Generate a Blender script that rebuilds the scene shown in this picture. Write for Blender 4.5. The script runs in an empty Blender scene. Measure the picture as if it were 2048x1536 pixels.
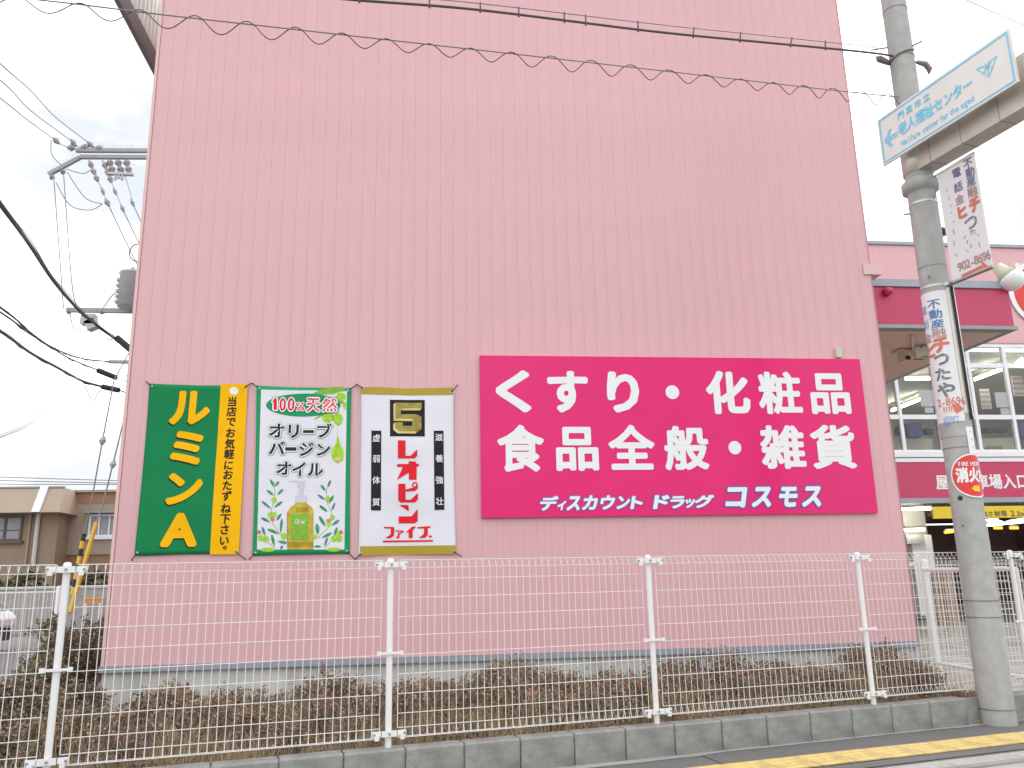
import bpy, bmesh, math, random
from mathutils import Vector, noise as mnoise
R = math.radians
random.seed(7)
SC = bpy.context.scene
COL = SC.collection

# ---------------------------------------------------------------- camera
F_PX, PITCH, ROLL, YAW, CAM_H = 1625.4, 0.2301, -0.0204, 0.1149, 1.31
fw = Vector((math.sin(YAW) * math.cos(PITCH), math.cos(YAW) * math.cos(PITCH), math.sin(PITCH)))
r0 = Vector((math.cos(YAW), -math.sin(YAW), 0))
u0 = r0.cross(fw)
rt = r0 * math.cos(ROLL) + u0 * math.sin(ROLL)
up = -r0 * math.sin(ROLL) + u0 * math.cos(ROLL)
CAM = Vector((0, 0, CAM_H))
cd = bpy.data.cameras.new('camera')
cd.sensor_width = 36
cd.lens = 36 * F_PX / 2048
cd.clip_end = 3000
cam = bpy.data.objects.new('camera', cd)
COL.objects.link(cam)
from mathutils import Matrix
m3 = Matrix((rt, up, -fw)).transposed()
cam.matrix_world = Matrix.Translation(CAM) @ m3.to_4x4()
SC.camera = cam

# ---------------------------------------------------------------- world and sun
SUN_EL, SUN_AZ = R(48), R(35)          # behind the building to the right, veiled by cloud
w = bpy.data.worlds.new('World'); SC.world = w; w.use_nodes = True
nt = w.node_tree; nt.nodes.clear()
N = nt.nodes.new
out = N('ShaderNodeOutputWorld'); bg = N('ShaderNodeBackground'); bg.inputs[1].default_value = 0.1
sky = N('ShaderNodeTexSky'); sky.sky_type = 'NISHITA'; sky.sun_disc = False
sky.sun_elevation = SUN_EL; sky.sun_rotation = SUN_AZ
tc = N('ShaderNodeTexCoord'); mp = N('ShaderNodeMapping'); mp.inputs['Location'].default_value = (.8, 4.4, 2.3); mp.inputs['Scale'].default_value = (1, 1, 2.2)
nz = N('ShaderNodeTexNoise'); nz.inputs['Scale'].default_value = 2.3; nz.inputs['Detail'].default_value = 6
nz.inputs['Roughness'].default_value = 0.55
cr = N('ShaderNodeValToRGB')
cr.color_ramp.elements[0].position = 0.38; cr.color_ramp.elements[0].color = (5.7, 5.95, 6.2, 1)
cr.color_ramp.elements[1].position = 0.60; cr.color_ramp.elements[1].color = (15, 15.1, 15.4, 1)
nz2 = N('ShaderNodeTexNoise'); nz2.inputs['Scale'].default_value = 3.1; nz2.inputs['Detail'].default_value = 5
cov = N('ShaderNodeMapRange'); cov.inputs[1].default_value = 0.3; cov.inputs[2].default_value = 0.42
cov.inputs[3].default_value = 0.8; cov.inputs[4].default_value = 1.0
mx = N('ShaderNodeMix'); mx.data_type = 'RGBA'
L = nt.links.new
L(tc.outputs['Generated'], mp.inputs[0]); L(mp.outputs[0], nz.inputs[0]); L(mp.outputs[0], nz2.inputs[0])
L(nz.outputs[0], cr.inputs[0]); L(nz2.outputs[0], cov.inputs[0]); L(cov.outputs[0], mx.inputs[0])
L(sky.outputs[0], mx.inputs[6]); L(cr.outputs[0], mx.inputs[7]); L(mx.outputs[2], bg.inputs[0])
L(bg.outputs[0], out.inputs[0])
sd = bpy.data.lights.new('sun', 'SUN'); sd.energy = 1.0; sd.angle = R(14); sd.color = (1, .96, .9)
sun = bpy.data.objects.new('sun', sd); COL.objects.link(sun)
sv = Vector((math.sin(SUN_AZ) * math.cos(SUN_EL), math.cos(SUN_AZ) * math.cos(SUN_EL), math.sin(SUN_EL)))
sun.rotation_euler = sv.to_track_quat('Z', 'Y').to_euler()
SC.view_settings.view_transform = 'Standard'; SC.view_settings.look = 'None'
SC.view_settings.gamma = 1; SC.view_settings.exposure = 0.72
SC.view_settings.use_curve_mapping = False
SC.cycles.use_denoising = True
SC.cycles.max_bounces = 6; SC.cycles.transparent_max_bounces = 12

# ---------------------------------------------------------------- frames of reference
def ray(px, py): return fw + rt * ((px - 1024) / F_PX) - up * ((py - 768) / F_PX)
def onY(px, py, Y): d = ray(px, py); return CAM + d * (Y / d.y)
def onZ(px, py, Z): d = ray(px, py); return CAM + d * ((Z - CAM_H) / d.z)
PHI = 0.2222
F0 = Vector((-2.1504, 5.3877, 0)); D2 = Vector((math.cos(PHI), math.sin(PHI), 0)); N2 = Vector((-math.sin(PHI), math.cos(PHI), 0))
def SP(s, t, z=0): return F0 + D2 * s + N2 * t + Vector((0, 0, z))      # street frame: s along the kerb, t away from the road
def onV(px, py, p0, a):
    n = Vector((-math.sin(a), math.cos(a), 0)); d = ray(px, py)
    return CAM + d * ((p0 - CAM).dot(n) / d.dot(n))
WY = 8.93

# ---------------------------------------------------------------- materials
def mat(name, c, rough=.6, metal=0, var=.08, scale=6, bump=0, bscale=None, spec=.5, emit=None, estr=1, dirt=None, dscale=(1, 1, 1), dlo=.45, dhi=.7):
    m = bpy.data.materials.new(name); m.use_nodes = True; t = m.node_tree; b = t.nodes['Principled BSDF']
    n = t.nodes.new; l = t.links.new
    b.inputs['Roughness'].default_value = rough; b.inputs['Metallic'].default_value = metal
    b.inputs['Specular IOR Level'].default_value = spec
    co = n('ShaderNodeTexCoord')
    a = n('ShaderNodeTexNoise'); a.inputs['Scale'].default_value = scale; a.inputs['Detail'].default_value = 5
    l(co.outputs['Object'], a.inputs[0])
    mr = n('ShaderNodeMapRange'); mr.inputs[1].default_value = .3; mr.inputs[2].default_value = .7
    mr.inputs[3].default_value = 1 - var; mr.inputs[4].default_value = 1 + var
    l(a.outputs[0], mr.inputs[0])
    mu = n('ShaderNodeMix'); mu.data_type = 'RGBA'; mu.blend_type = 'MULTIPLY'; mu.inputs[0].default_value = 1
    mu.inputs[6].default_value = (*c, 1); l(mr.outputs[0], mu.inputs[7])
    last = mu.outputs[2]
    if dirt:
        q = n('ShaderNodeMapping'); q.inputs['Scale'].default_value = dscale; l(co.outputs['Object'], q.inputs[0])
        dn = n('ShaderNodeTexNoise'); dn.inputs['Scale'].default_value = 1.5; dn.inputs['Detail'].default_value = 7; l(q.outputs[0], dn.inputs[0])
        dr = n('ShaderNodeMapRange'); dr.inputs[1].default_value = dlo; dr.inputs[2].default_value = dhi; l(dn.outputs[0], dr.inputs[0])
        dm = n('ShaderNodeMix'); dm.data_type = 'RGBA'; dm.inputs[7].default_value = (*dirt, 1)
        l(dr.outputs[0], dm.inputs[0]); l(last, dm.inputs[6]); last = dm.outputs[2]
    l(last, b.inputs['Base Color'])
    if bump:
        g = n('ShaderNodeTexNoise'); g.inputs['Scale'].default_value = bscale or 60; g.inputs['Detail'].default_value = 4
        l(co.outputs['Object'], g.inputs[0]); bp = n('ShaderNodeBump'); bp.inputs['Strength'].default_value = bump
        bp.inputs['Distance'].default_value = .01; l(g.outputs[0], bp.inputs['Height']); l(bp.outputs[0], b.inputs['Normal'])
    if emit:
        b.inputs['Emission Color'].default_value = (*emit, 1); b.inputs['Emission Strength'].default_value = estr
    return m
M = {}
M['pink'] = mat('pink_paint', (.665, .385, .402), .38, var=.02, scale=1.2, dirt=(.60, .35, .366), dscale=(3, 3, .35), dlo=.5, dhi=.85)
M['pink_trim'] = mat('pink_trim', (.68, .45, .43), .4, var=.02)
M['deep_pink'] = mat('deep_pink_panel', (.50, .035, .11), .4, var=.04, scale=2)
M['flash'] = mat('blue_grey_flashing', (.30, .33, .37), .45, metal=.2, var=.05)
M['grey_metal'] = mat('grey_metal', (.28, .29, .30), .5, metal=.3, var=.08)
M['dark_metal'] = mat('dark_girder', (.19, .175, .17), .6, var=.1, scale=3)
M['ribbed'] = mat('ribbed_sheet', (.78, .77, .72), .5, var=.06, scale=4)
M['concrete'] = mat('concrete', (.37, .365, .345), .85, var=.1, scale=9, bump=.3, bscale=90, dirt=(.22, .21, .19), dscale=(1, 1, 1.5), dlo=.5, dhi=.8)
M['plinth'] = mat('plinth_concrete', (.58, .58, .555), .85, var=.06, scale=5, bump=.2, bscale=80, dirt=(.46, .45, .42), dscale=(3, 3, .5))
M['block'] = mat('concrete_block', (.30, .30, .285), .9, var=.16, scale=14, bump=.7, bscale=160, dirt=(.17, .17, .15), dscale=(2.5, 2.5, 4), dlo=.45, dhi=.75)
M['pole_concrete'] = mat('pole_concrete', (.395, .395, .375), .8, var=.1, scale=11, bump=.35, bscale=140, dirt=(.29, .29, .275), dscale=(4, 4, .8), dlo=.48, dhi=.8)
M['asphalt'] = mat('asphalt', (.17, .168, .165), .9, var=.3, scale=120, bump=.7, bscale=260, dirt=(.16, .155, .145), dscale=(1.5, 1.5, 1.5), dlo=.45, dhi=.75)
M['lot'] = mat('lot_asphalt', (.17, .17, .165), .9, var=.12, scale=30, bump=.3, bscale=120, dirt=(.23, .225, .21), dlo=.4, dhi=.8)
M['soil'] = mat('soil', (.16, .12, .09), .95, var=.35, scale=40, bump=1, bscale=90, dirt=(.16, .13, .08), dscale=(6, 6, 6))
M['kerb'] = mat('kerb_concrete', (.40, .39, .36), .85, var=.12, scale=20, bump=.4, bscale=120, dirt=(.24, .24, .22), dlo=.5, dhi=.8)
M['tile'] = mat('yellow_tile', (.66, .49, .18), .7, var=.1, scale=18, bump=.3, bscale=160, dirt=(.42, .32, .14), dscale=(4, 4, 4), dlo=.5, dhi=.8)
M['white_paint'] = mat('white_fence_paint', (.74, .74, .73), .35, var=.02)
M['wire'] = mat('coated_wire', (.72, .71, .69), .4, var=.03)
M['white'] = mat('white_plastic', (.80, .80, .80), .4, var=.02)
M['cloth_white'] = mat('white_cloth', (.74, .73, .79), .8, var=.02, scale=3, bump=.15, bscale=400)
M['p_green'] = mat('green_print', (.010, .21, .072), .75, var=.08, scale=60)
M['p_green2'] = mat('mid_green_print', (.018, .30, .125), .75, var=.06, scale=60)
M['p_yellow'] = mat('yellow_print', (.88, .47, .003), .75, var=.03)
M['p_black'] = mat('black_print', (.022, .020, .020), .7, var=.05)
M['p_dark'] = mat('charcoal_print', (.030, .032, .036), .7, var=.05)
M['p_white'] = mat('white_print', (.80, .81, .82), .6, var=.01)
M['p_red'] = mat('red_print', (.72, .018, .03), .6, var=.03)
M['p_gold'] = mat('gold_print', (.42, .31, .045), .7, var=.05, scale=40)
M['p_gold_l'] = mat('light_gold_print', (.62, .52, .20), .6, var=.12, scale=14)
M['p_gold_d'] = mat('mid_gold_print', (.33, .26, .07), .6, var=.3, scale=12)
M['p_leaf'] = mat('leaf_green_print', (.05, .30, .12), .7, var=.3, scale=30)
M['p_leafb'] = mat('leaf_blue_print', (.07, .25, .25), .7, var=.25, scale=30)
M['p_lime'] = mat('lime_print', (.35, .62, .05), .7, var=.25, scale=40)
M['p_limed'] = mat('lime_dark_print', (.22, .45, .05), .7, var=.2, scale=40)
M['p_oil'] = mat('oil_print', (.50, .40, .06), .7, var=.2, scale=12)
M['p_oild'] = mat('oil_dark_print', (.38, .26, .03), .7, var=.2, scale=12)
M['p_pump'] = mat('pump_grey_print', (.60, .58, .66), .7, var=.03)
M['p_shade'] = mat('lavender_print', (.60, .56, .66), .7, var=.03)
M['magenta'] = mat('magenta_sign', (.72, .012, .155), .25, var=.04, scale=1.2, spec=.32)
M['p_blue'] = mat('blue_print', (.03, .15, .48), .5, var=.05)
M['sky_blue'] = mat('pale_blue_print', (.18, .62, .83), .4, var=.05, scale=10)
M['sign_white'] = mat('sign_white', (.74, .72, .69), .4, var=.03, scale=4)
M['arm_metal'] = mat('galvanised_steel', (.56, .54, .50), .35, metal=.35, var=.12, scale=3, dirt=(.46, .42, .36), dscale=(2, 2, 2))
M['ad_white'] = mat('ad_sheet_white', (.72, .71, .71), .5, var=.03, scale=5, dirt=(.66, .64, .63), dlo=.5, dhi=.8)
M['ad_navy'] = mat('faded_navy_print', (.16, .17, .30), .6, var=.25, scale=30)
M['ad_blue'] = mat('faded_blue_print', (.10, .20, .42), .6, var=.25, scale=30)
M['ad_red'] = mat('faded_red_print', (.60, .17, .11), .6, var=.15, scale=30)
M['ad_brown'] = mat('faded_brown_print', (.40, .26, .24), .6, var=.25, scale=40)
M['ad_grey'] = mat('faded_grey_print', (.20, .21, .24), .6, var=.6, scale=30)
M['ad_lblue'] = mat('pale_blue_mark', (.30, .42, .70), .6, var=.3, scale=40)
M['hyd_red'] = mat('hydrant_red', (.66, .03, .03), .35, var=.04)
M['hyd_yellow'] = mat('hydrant_yellow', (.85, .55, .01), .35, var=.05)
M['clear_yellow'] = mat('clearance_yellow', (.72, .55, .02), .5, var=.04)
M['rubber'] = mat('black_rubber', (.02, .02, .022), .6, var=.1)
M['cable'] = mat('cable_black', (.07, .066, .07), .6, var=.1)
M['cable_grey'] = mat('cable_grey', (.20, .20, .21), .5, var=.1)
M['insul'] = mat('brown_porcelain', (.30, .27, .27), .3, var=.1)
M['insul_w'] = mat('white_porcelain', (.5, .48, .46), .3, var=.1)
M['trans'] = mat('transformer_grey', (.46, .47, .49), .45, var=.08)
M['band'] = mat('steel_band', (.22, .21, .20), .5, metal=.5, var=.15)
M['yellow_guard'] = mat('yellow_guard', (.70, .45, .03), .5, var=.05)
M['beige'] = mat('beige_wall', (.29, .215, .15), .85, var=.05, scale=2, bump=.2, bscale=40)
M['beige_l'] = mat('pale_beige_wall', (.34, .28, .215), .85, var=.04, scale=2)
M['brown_w'] = mat('tan_brown_wall', (.30, .175, .11), .85, var=.05, scale=2)
M['roof_beige'] = mat('beige_roof_sheet', (.39, .31, .235), .7, var=.03, scale=3)
M['frame'] = mat('white_window_frame', (.75, .76, .78), .4, var=.02)
M['brown_fr'] = mat('brown_window_frame', (.12, .08, .06), .5, var=.1)
M['curtain'] = mat('grey_curtain', (.33, .34, .38), .9, var=.1, scale=8)
M['inner_wall'] = mat('room_wall', (.55, .54, .49), .9, var=.03)
M['inner_white'] = mat('room_counter_white', (.66, .62, .55), .7, var=.04)
M['ceil'] = mat('room_ceiling', (.5, .5, .48), .9, var=.04)
M['tube'] = mat('lit_tube', (.9, .9, .8), .5, var=0, emit=(1, 1, .78), estr=26)
M['tube_o'] = mat('lit_orange_tube', (.9, .5, .1), .5, var=0, emit=(1, .50, .04), estr=1.0)
M['blue_goods'] = mat('blue_goods', (.12, .15, .32), .8, var=.2, scale=8)
M['carton'] = mat('carton', (.42, .32, .16), .9, var=.1)
M['dark_goods'] = mat('dark_goods', (.08, .08, .09), .8, var=.3, scale=10)
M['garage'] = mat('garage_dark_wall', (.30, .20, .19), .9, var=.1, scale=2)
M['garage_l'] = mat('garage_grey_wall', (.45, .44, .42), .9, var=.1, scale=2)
M['wood'] = mat('brown_boards', (.26, .15, .08), .8, var=.3, scale=5)
M['soffit'] = mat('soffit_board', (.64, .47, .40), .8, var=.05, scale=1.5, dirt=(.52, .40, .34), dlo=.45, dhi=.8)
M['tag'] = mat('pale_green_plate', (.55, .58, .42), .6, var=.05)
M['car'] = mat('white_car_paint', (.76, .76, .76), .2, var=.01)
M['car_glass'] = mat('car_glass', (.05, .06, .06), .08, var=.05)
M['leaf_red'] = mat('winter_leaf', (.30, .155, .115), .7, var=.5, scale=7)
M['leaf_green'] = mat('dull_green_leaf', (.16, .16, .08), .7, var=.45, scale=7)
M['leaf_dark'] = mat('dark_leaf', (.11, .09, .065), .7, var=.5, scale=5)
M['leaf_olive'] = mat('olive_leaf', (.34, .27, .15), .7, var=.5, scale=7)
M['twig'] = mat('twig', (.30, .22, .17), .85, var=.3)
M['straw'] = mat('dry_grass', (.40, .29, .18), .85, var=.35, scale=15)
M['grassg'] = mat('green_weed', (.13, .17, .05), .8, var=.3, scale=15)
M['red_paint'] = mat('red_sign_paint', (.66, .035, .02), .45, var=.04)
M['orange_paint'] = mat('orange_paint', (.75, .30, .10), .5, var=.1)
def glass_mat():
    m = bpy.data.materials.new('window_glass'); m.use_nodes = True; t = m.node_tree; t.nodes.clear()
    o = t.nodes.new('ShaderNodeOutputMaterial'); x = t.nodes.new('ShaderNodeMixShader'); f = t.nodes.new('ShaderNodeFresnel')
    tr = t.nodes.new('ShaderNodeBsdfTransparent'); tr.inputs[0].default_value = (.88, .9, .9, 1); g = t.nodes.new('ShaderNodeBsdfGlossy'); g.inputs['Roughness'].default_value = .03
    nb = t.nodes.new('ShaderNodeTexNoise'); nb.inputs['Scale'].default_value = .8
    bp = t.nodes.new('ShaderNodeBump'); bp.inputs['Strength'].default_value = .05
    t.links.new(nb.outputs[0], bp.inputs['Height']); t.links.new(bp.outputs[0], g.inputs['Normal'])
    t.links.new(f.outputs[0], x.inputs[0]); t.links.new(tr.outputs[0], x.inputs[1]); t.links.new(g.outputs[0], x.inputs[2]); t.links.new(x.outputs[0], o.inputs[0])
    return m
M['glass'] = glass_mat()
for k_ in M:
    if k_.startswith('p_'): M[k_].node_tree.nodes['Principled BSDF'].inputs['Specular IOR Level'].default_value = .15

# ---------------------------------------------------------------- building helpers
def tag(o, label=None, cat=None, group=None, kind=None):
    if label: o['label'] = label
    if cat: o['category'] = cat
    if group: o['group'] = group
    if kind: o['kind'] = kind
    return o
def thing(name, loc, label, cat, group=None, rz=0):
    e = bpy.data.objects.new(name, None); e.empty_display_size = .2; e.location = loc; e.rotation_euler = (0, 0, rz)
    COL.objects.link(e); return tag(e, label, cat, group)
def wloc(o):
    v = Vector((0, 0, 0))
    while o: v = v + o.location; o = o.parent
    return v
class MB:
    def __init__(s): s.v = []; s.f = []; s.m = []
    def add(s, vs, fs, mi=0):
        k = len(s.v); s.v += [Vector(q) for q in vs]; s.f += [[i + k for i in f] for f in fs]; s.m += [mi] * len(fs); return s
    def box(s, a, b, mi=0):
        x0, y0, z0 = a; x1, y1, z1 = b
        return s.add([(x0, y0, z0), (x1, y0, z0), (x1, y1, z0), (x0, y1, z0), (x0, y0, z1), (x1, y0, z1), (x1, y1, z1), (x0, y1, z1)],
                     [(0, 3, 2, 1), (4, 5, 6, 7), (0, 1, 5, 4), (1, 2, 6, 5), (2, 3, 7, 6), (3, 0, 4, 7)], mi)
    def obox(s, c, ax, ay, az, mi=0):      # oriented box from centre and half-axes
        c = Vector(c); ax = Vector(ax); ay = Vector(ay); az = Vector(az)
        p = [c + ax * i + ay * j + az * k for k in (-1, 1) for (i, j) in ((-1, -1), (1, -1), (1, 1), (-1, 1))]
        return s.add(p, [(0, 3, 2, 1), (4, 5, 6, 7), (0, 1, 5, 4), (1, 2, 6, 5), (2, 3, 7, 6), (3, 0, 4, 7)], mi)
    def tube(s, pts, r, n=6, cap=True, mi=0):
        pts = [Vector(p) for p in pts]; rs = r if isinstance(r, (list, tuple)) else [r] * len(pts)
        k = len(s.v); prev = None
        for i, p in enumerate(pts):
            d = (pts[min(i + 1, len(pts) - 1)] - pts[max(i - 1, 0)])
            d = d.normalized() if d.length > 1e-9 else Vector((0, 0, 1))
            if prev is None:
                a = Vector((0, 0, 1)) if abs(d.z) < .9 else Vector((1, 0, 0))
                e = d.cross(a).normalized()
            else:
                e = (prev - d * prev.dot(d)).normalized()
            prev = e; g = d.cross(e)
            for j in range(n):
                t = 2 * math.pi * j / n; s.v.append(p + (e * math.cos(t) + g * math.sin(t)) * rs[i])
        for i in range(len(pts) - 1):
            for j in range(n):
                a = k + i * n + j; b = k + i * n + (j + 1) % n
                s.f.append([a, b, b + n, a + n]); s.m.append(mi)
        if cap:
            s.f.append([k + j for j in range(n)][::-1]); s.m.append(mi)
            s.f.append([k + (len(pts) - 1) * n + j for j in range(n)]); s.m.append(mi)
        return s
    def ring(s, c, prof, n=32, mi=0, cap=False):      # lathe about z: prof = [(r,z)...]
        k = len(s.v)
        for (r, z) in prof:
            for j in range(n):
                t = 2 * math.pi * j / n; s.v.append(Vector((c[0] + r * math.cos(t), c[1] + r * math.sin(t), z)))
        for i in range(len(prof) - 1):
            for j in range(n):
                a = k + i * n + j; b = k + i * n + (j + 1) % n
                s.f.append([a, b, b + n, a + n]); s.m.append(mi)
        if cap:
            s.f.append([k + (len(prof) - 1) * n + j for j in range(n)]); s.m.append(mi)
            s.f.append([k + j for j in range(n)][::-1]); s.m.append(mi)
        return s
    def mesh(s, name, mats, smooth=False, off=Vector((0, 0, 0))):
        me = bpy.data.meshes.new(name); me.from_pydata([tuple(v - off) for v in s.v], [], s.f)
        for m_ in (mats if isinstance(mats, (list, tuple)) else [mats]): me.materials.append(m_)
        me.polygons.foreach_set('material_index', s.m)
        if smooth: me.polygons.foreach_set('use_smooth', [True] * len(s.f))
        me.update(); return me
    def build(s, name, mats, parent=None, smooth=False, kind=None, label=None):
        off = wloc(parent) if parent else Vector((0, 0, 0))
        o = bpy.data.objects.new(name, s.mesh(name, mats, smooth, off)); COL.objects.link(o)
        if parent: o.parent = parent
        if kind: o['kind'] = kind
        if label: o['label'] = label
        return o
    def solo(s, name, mats, label, cat, group=None, kind=None, smooth=False, base=None):
        base = Vector(base) if base is not None else Vector((sum(v.x for v in s.v) / len(s.v), sum(v.y for v in s.v) / len(s.v), min(v.z for v in s.v)))
        o = bpy.data.objects.new(name, s.mesh(name, mats, smooth, base)); o.location = base; COL.objects.link(o)
        return tag(o, label, cat, group, kind)
def inst(me, name, loc, parent=None, rz=0, scale=None):
    o = bpy.data.objects.new(name, me); COL.objects.link(o); o.location = loc; o.rotation_euler = (0, 0, rz)
    if scale: o.scale = scale
    if parent: o.parent = parent
    return o
def copy_tree(o, parent=None):
    c = o.copy(); COL.objects.link(c)
    if parent: c.parent = parent
    for ch in list(o.children): copy_tree(ch, c)
    return c

# ---------------------------------------------------------------- lettering
class Flat:
    """a vertical surface through p0 running along angle a; (u,v) = metres along and height"""
    def __init__(s, p0, a, warp=None, flip=False):
        s.p0 = Vector((p0[0], p0[1], 0)); s.a = a; s.d = Vector((math.cos(a), math.sin(a), 0)); s.n = Vector((math.sin(a), -math.cos(a), 0))
        if s.n.dot(CAM - s.p0) < 0: s.n = -s.n
        s.warp = warp; s.step = .1 if warp else None
    def px(s, x, y):
        q = onV(x, y, s.p0, s.a); return ((q - s.p0).dot(s.d), q.z)
    def to3(s, u, v, k):
        o = s.warp(u, v) if s.warp else 0
        return s.p0 + s.d * u + Vector((0, 0, v)) + s.n * (o + k)
class Cyl:
    def __init__(s, c, rad, th0): s.c = Vector(c); s.rad = rad; s.th0 = th0; s.step = .03; s.warp = True   # th0: world angle of u=0
    def to3(s, u, v, k):
        r = s.rad(v) + k; t = s.th0 + u / s.rad(v)
        return Vector((s.c.x + r * math.cos(t), s.c.y + r * math.sin(t), v))
GC = {}
def glyph(ch, off=0):
    off = 0; key = (ch, off)
    if key not in GC:
        c = bpy.data.curves.new('g', 'FONT'); c.body = ch; c.size = 1; c.offset = off; c.resolution_u = 3
        o = bpy.data.objects.new('g', c); COL.objects.link(o)
        dg = bpy.context.evaluated_depsgraph_get(); dg.update()
        me = bpy.data.meshes.new_from_object(o.evaluated_get(dg))
        GC[key] = ([(v.co.x, v.co.y) for v in me.vertices], [list(p.vertices) for p in me.polygons])
        bpy.data.objects.remove(o); bpy.data.curves.remove(c); bpy.data.meshes.remove(me)
    return GC[key]
def bbox(vs):
    xs = [a for a, b in vs]; ys = [b for a, b in vs]; return min(xs), max(xs), min(ys), max(ys)
def flat_to_mesh(surf, polys_uv, k, name, m, parent):
    """polys_uv: list of (verts, faces)"""
    bm = bmesh.new()
    for vs, fs in polys_uv:
        dk = DK.get(id(vs), (None,))[0]
        bv = [bm.verts.new((a, b, dk[i] if dk else 0)) for i, (a, b) in enumerate(vs)]
        for f in fs:
            try: bm.faces.new([bv[i] for i in f])
            except ValueError: pass
    if surf.step:
        us = [v.co.x for v in bm.verts]; vs_ = [v.co.y for v in bm.verts]
        for ax, lo, hi in ((0, min(us), max(us)), (1, min(vs_), max(vs_))):
            if ax == 1 and isinstance(surf, Cyl): continue
            q = math.ceil(lo / surf.step) * surf.step
            while q < hi:
                bmesh.ops.bisect_plane(bm, geom=bm.verts[:] + bm.edges[:] + bm.faces[:], dist=1e-6,
                                       plane_co=(q, 0, 0) if ax == 0 else (0, q, 0), plane_no=(1, 0, 0) if ax == 0 else (0, 1, 0))
                q += surf.step
    off = wloc(parent)
    for v in bm.verts: v.co = surf.to3(v.co.x, v.co.y, k + v.co.z) - off
    me = bpy.data.meshes.new(name); bm.to_mesh(me); bm.free(); me.materials.append(m)
    o = bpy.data.objects.new(name, me); COL.objects.link(o); o.parent = parent
    return o
def chars(surf, items, k, m, parent, name='character'):
    return [flat_to_mesh(surf, [it], k, name, m, parent) for it in items]
def place(ch, cu, cv, w, h, off=.02, shear=0, rot=0, em=False, outline=None):
    """glyph drawn into a box centred at cu,cv (ink box, or em box if em); off = extra stroke weight, as stacked shifted copies"""
    vs, fs = glyph(ch); x0, x1, y0, y1 = bbox(vs)
    if em: sx, sy, mx_, my_ = w, h, .5 if ord(ch) > 255 else (x0 + x1) / 2, .37
    else: sx, sy, mx_, my_ = w / (x1 - x0 + 2 * off), h / (y1 - y0 + 2 * off), (x0 + x1) / 2, (y0 + y1) / 2
    d = off if outline is None else outline
    sh = [(0, 0)]
    nr = max(1, math.ceil(d / .045)) if d > 0 else 0
    for r_ in range(1, nr + 1):
        rad = d * r_ / nr; n = 8 if rad < .06 else 12
        sh += [(rad * math.cos(2 * math.pi * (q + .5) / n) * (1.08 if n == 8 else 1), rad * math.sin(2 * math.pi * (q + .5) / n) * (1.08 if n == 8 else 1)) for q in range(n)]
    o, F = [], []; c, s_ = math.cos(rot), math.sin(rot); o3 = []
    for q, (ox, oy) in enumerate(sh):
        k = len(o)
        for a, b in vs:
            X = (a + ox - mx_) * sx; Y = (b + oy - my_) * sy; X += Y * shear
            o.append((cu + X * c - Y * s_, cv + X * s_ + Y * c)); o3.append(q * .00006)
        F += [[i + k for i in f] for f in fs]
    DK[id(o)] = (o3, o)
    return o, F
DK = {}
def pxbox(surf, o, sc, x0, y0, x1, y1):
    P_ = lambda x, y: surf.px(o[0] + x / sc, o[1] + y / sc)
    xm, ym = (x0 + x1) / 2, (y0 + y1) / 2
    c = P_(xm, ym); return c[0], c[1], abs(P_(x1, ym)[0] - P_(x0, ym)[0]), abs(P_(xm, y0)[1] - P_(xm, y1)[1])
def pxpoly(surf, o, sc, pts):
    return [surf.px(o[0] + x / sc, o[1] + y / sc) for x, y in pts], [list(range(len(pts)))]
def ell(cx, cy, rx, ry, rot=0, n=14):
    r = []
    for i in range(n):
        t = 2 * math.pi * i / n; a, b = rx * math.cos(t), ry * math.sin(t)
        r.append((cx + a * math.cos(rot) - b * math.sin(rot), cy + a * math.sin(rot) + b * math.cos(rot)))
    return r
def leafp(x0, y0, x1, y1, wd):
    dx, dy = x1 - x0, y1 - y0; L_ = math.hypot(dx, dy); nx, ny = -dy / L_ * wd, dx / L_ * wd
    return [(x0, y0), (x0 + dx * .25 + nx * .7, y0 + dy * .25 + ny * .7), (x0 + dx * .6 + nx, y0 + dy * .6 + ny), (x0 + dx * .9 + nx * .6, y0 + dy * .9 + ny * .6), (x1, y1),
            (x0 + dx * .9 - nx * .6, y0 + dy * .9 - ny * .6), (x0 + dx * .6 - nx, y0 + dy * .6 - ny), (x0 + dx * .25 - nx * .7, y0 + dy * .25 - ny * .7)]
def strip(pts, wd):
    a, b = [], []
    for i, (x, y) in enumerate(pts):
        p, q = pts[max(i - 1, 0)], pts[min(i + 1, len(pts) - 1)]; dx, dy = q[0] - p[0], q[1] - p[1]; l_ = math.hypot(dx, dy) or 1
        a.append((x - dy / l_ * wd, y + dx / l_ * wd)); b.append((x + dy / l_ * wd, y - dx / l_ * wd))
    n = len(pts); return a + b, [[i, i + 1, n + i + 1, n + i] for i in range(n - 1)]
def pxstrip(surf, o, sc, pts, wd):
    vs, fs = strip(pts, wd); return [surf.px(o[0] + x / sc, o[1] + y / sc) for x, y in vs], fs

# ================================================================ GROUND
XL, XR = -3.152, 5.531
ZB = .4975
def quad(name, pts, m, **k): return MB().add(pts, [list(range(len(pts)))]).build(name, m, None, kind='structure', **k)
M['fore'] = mat('forecourt_concrete', (.33, .32, .29), .9, var=.08, scale=4, bump=.2, bscale=90, dirt=(.24, .235, .21))
quad('ground', [(-600, -400, -.006), (600, -400, -.006), (600, 800, -.006), (-600, 800, -.006)], M['lot'])
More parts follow.
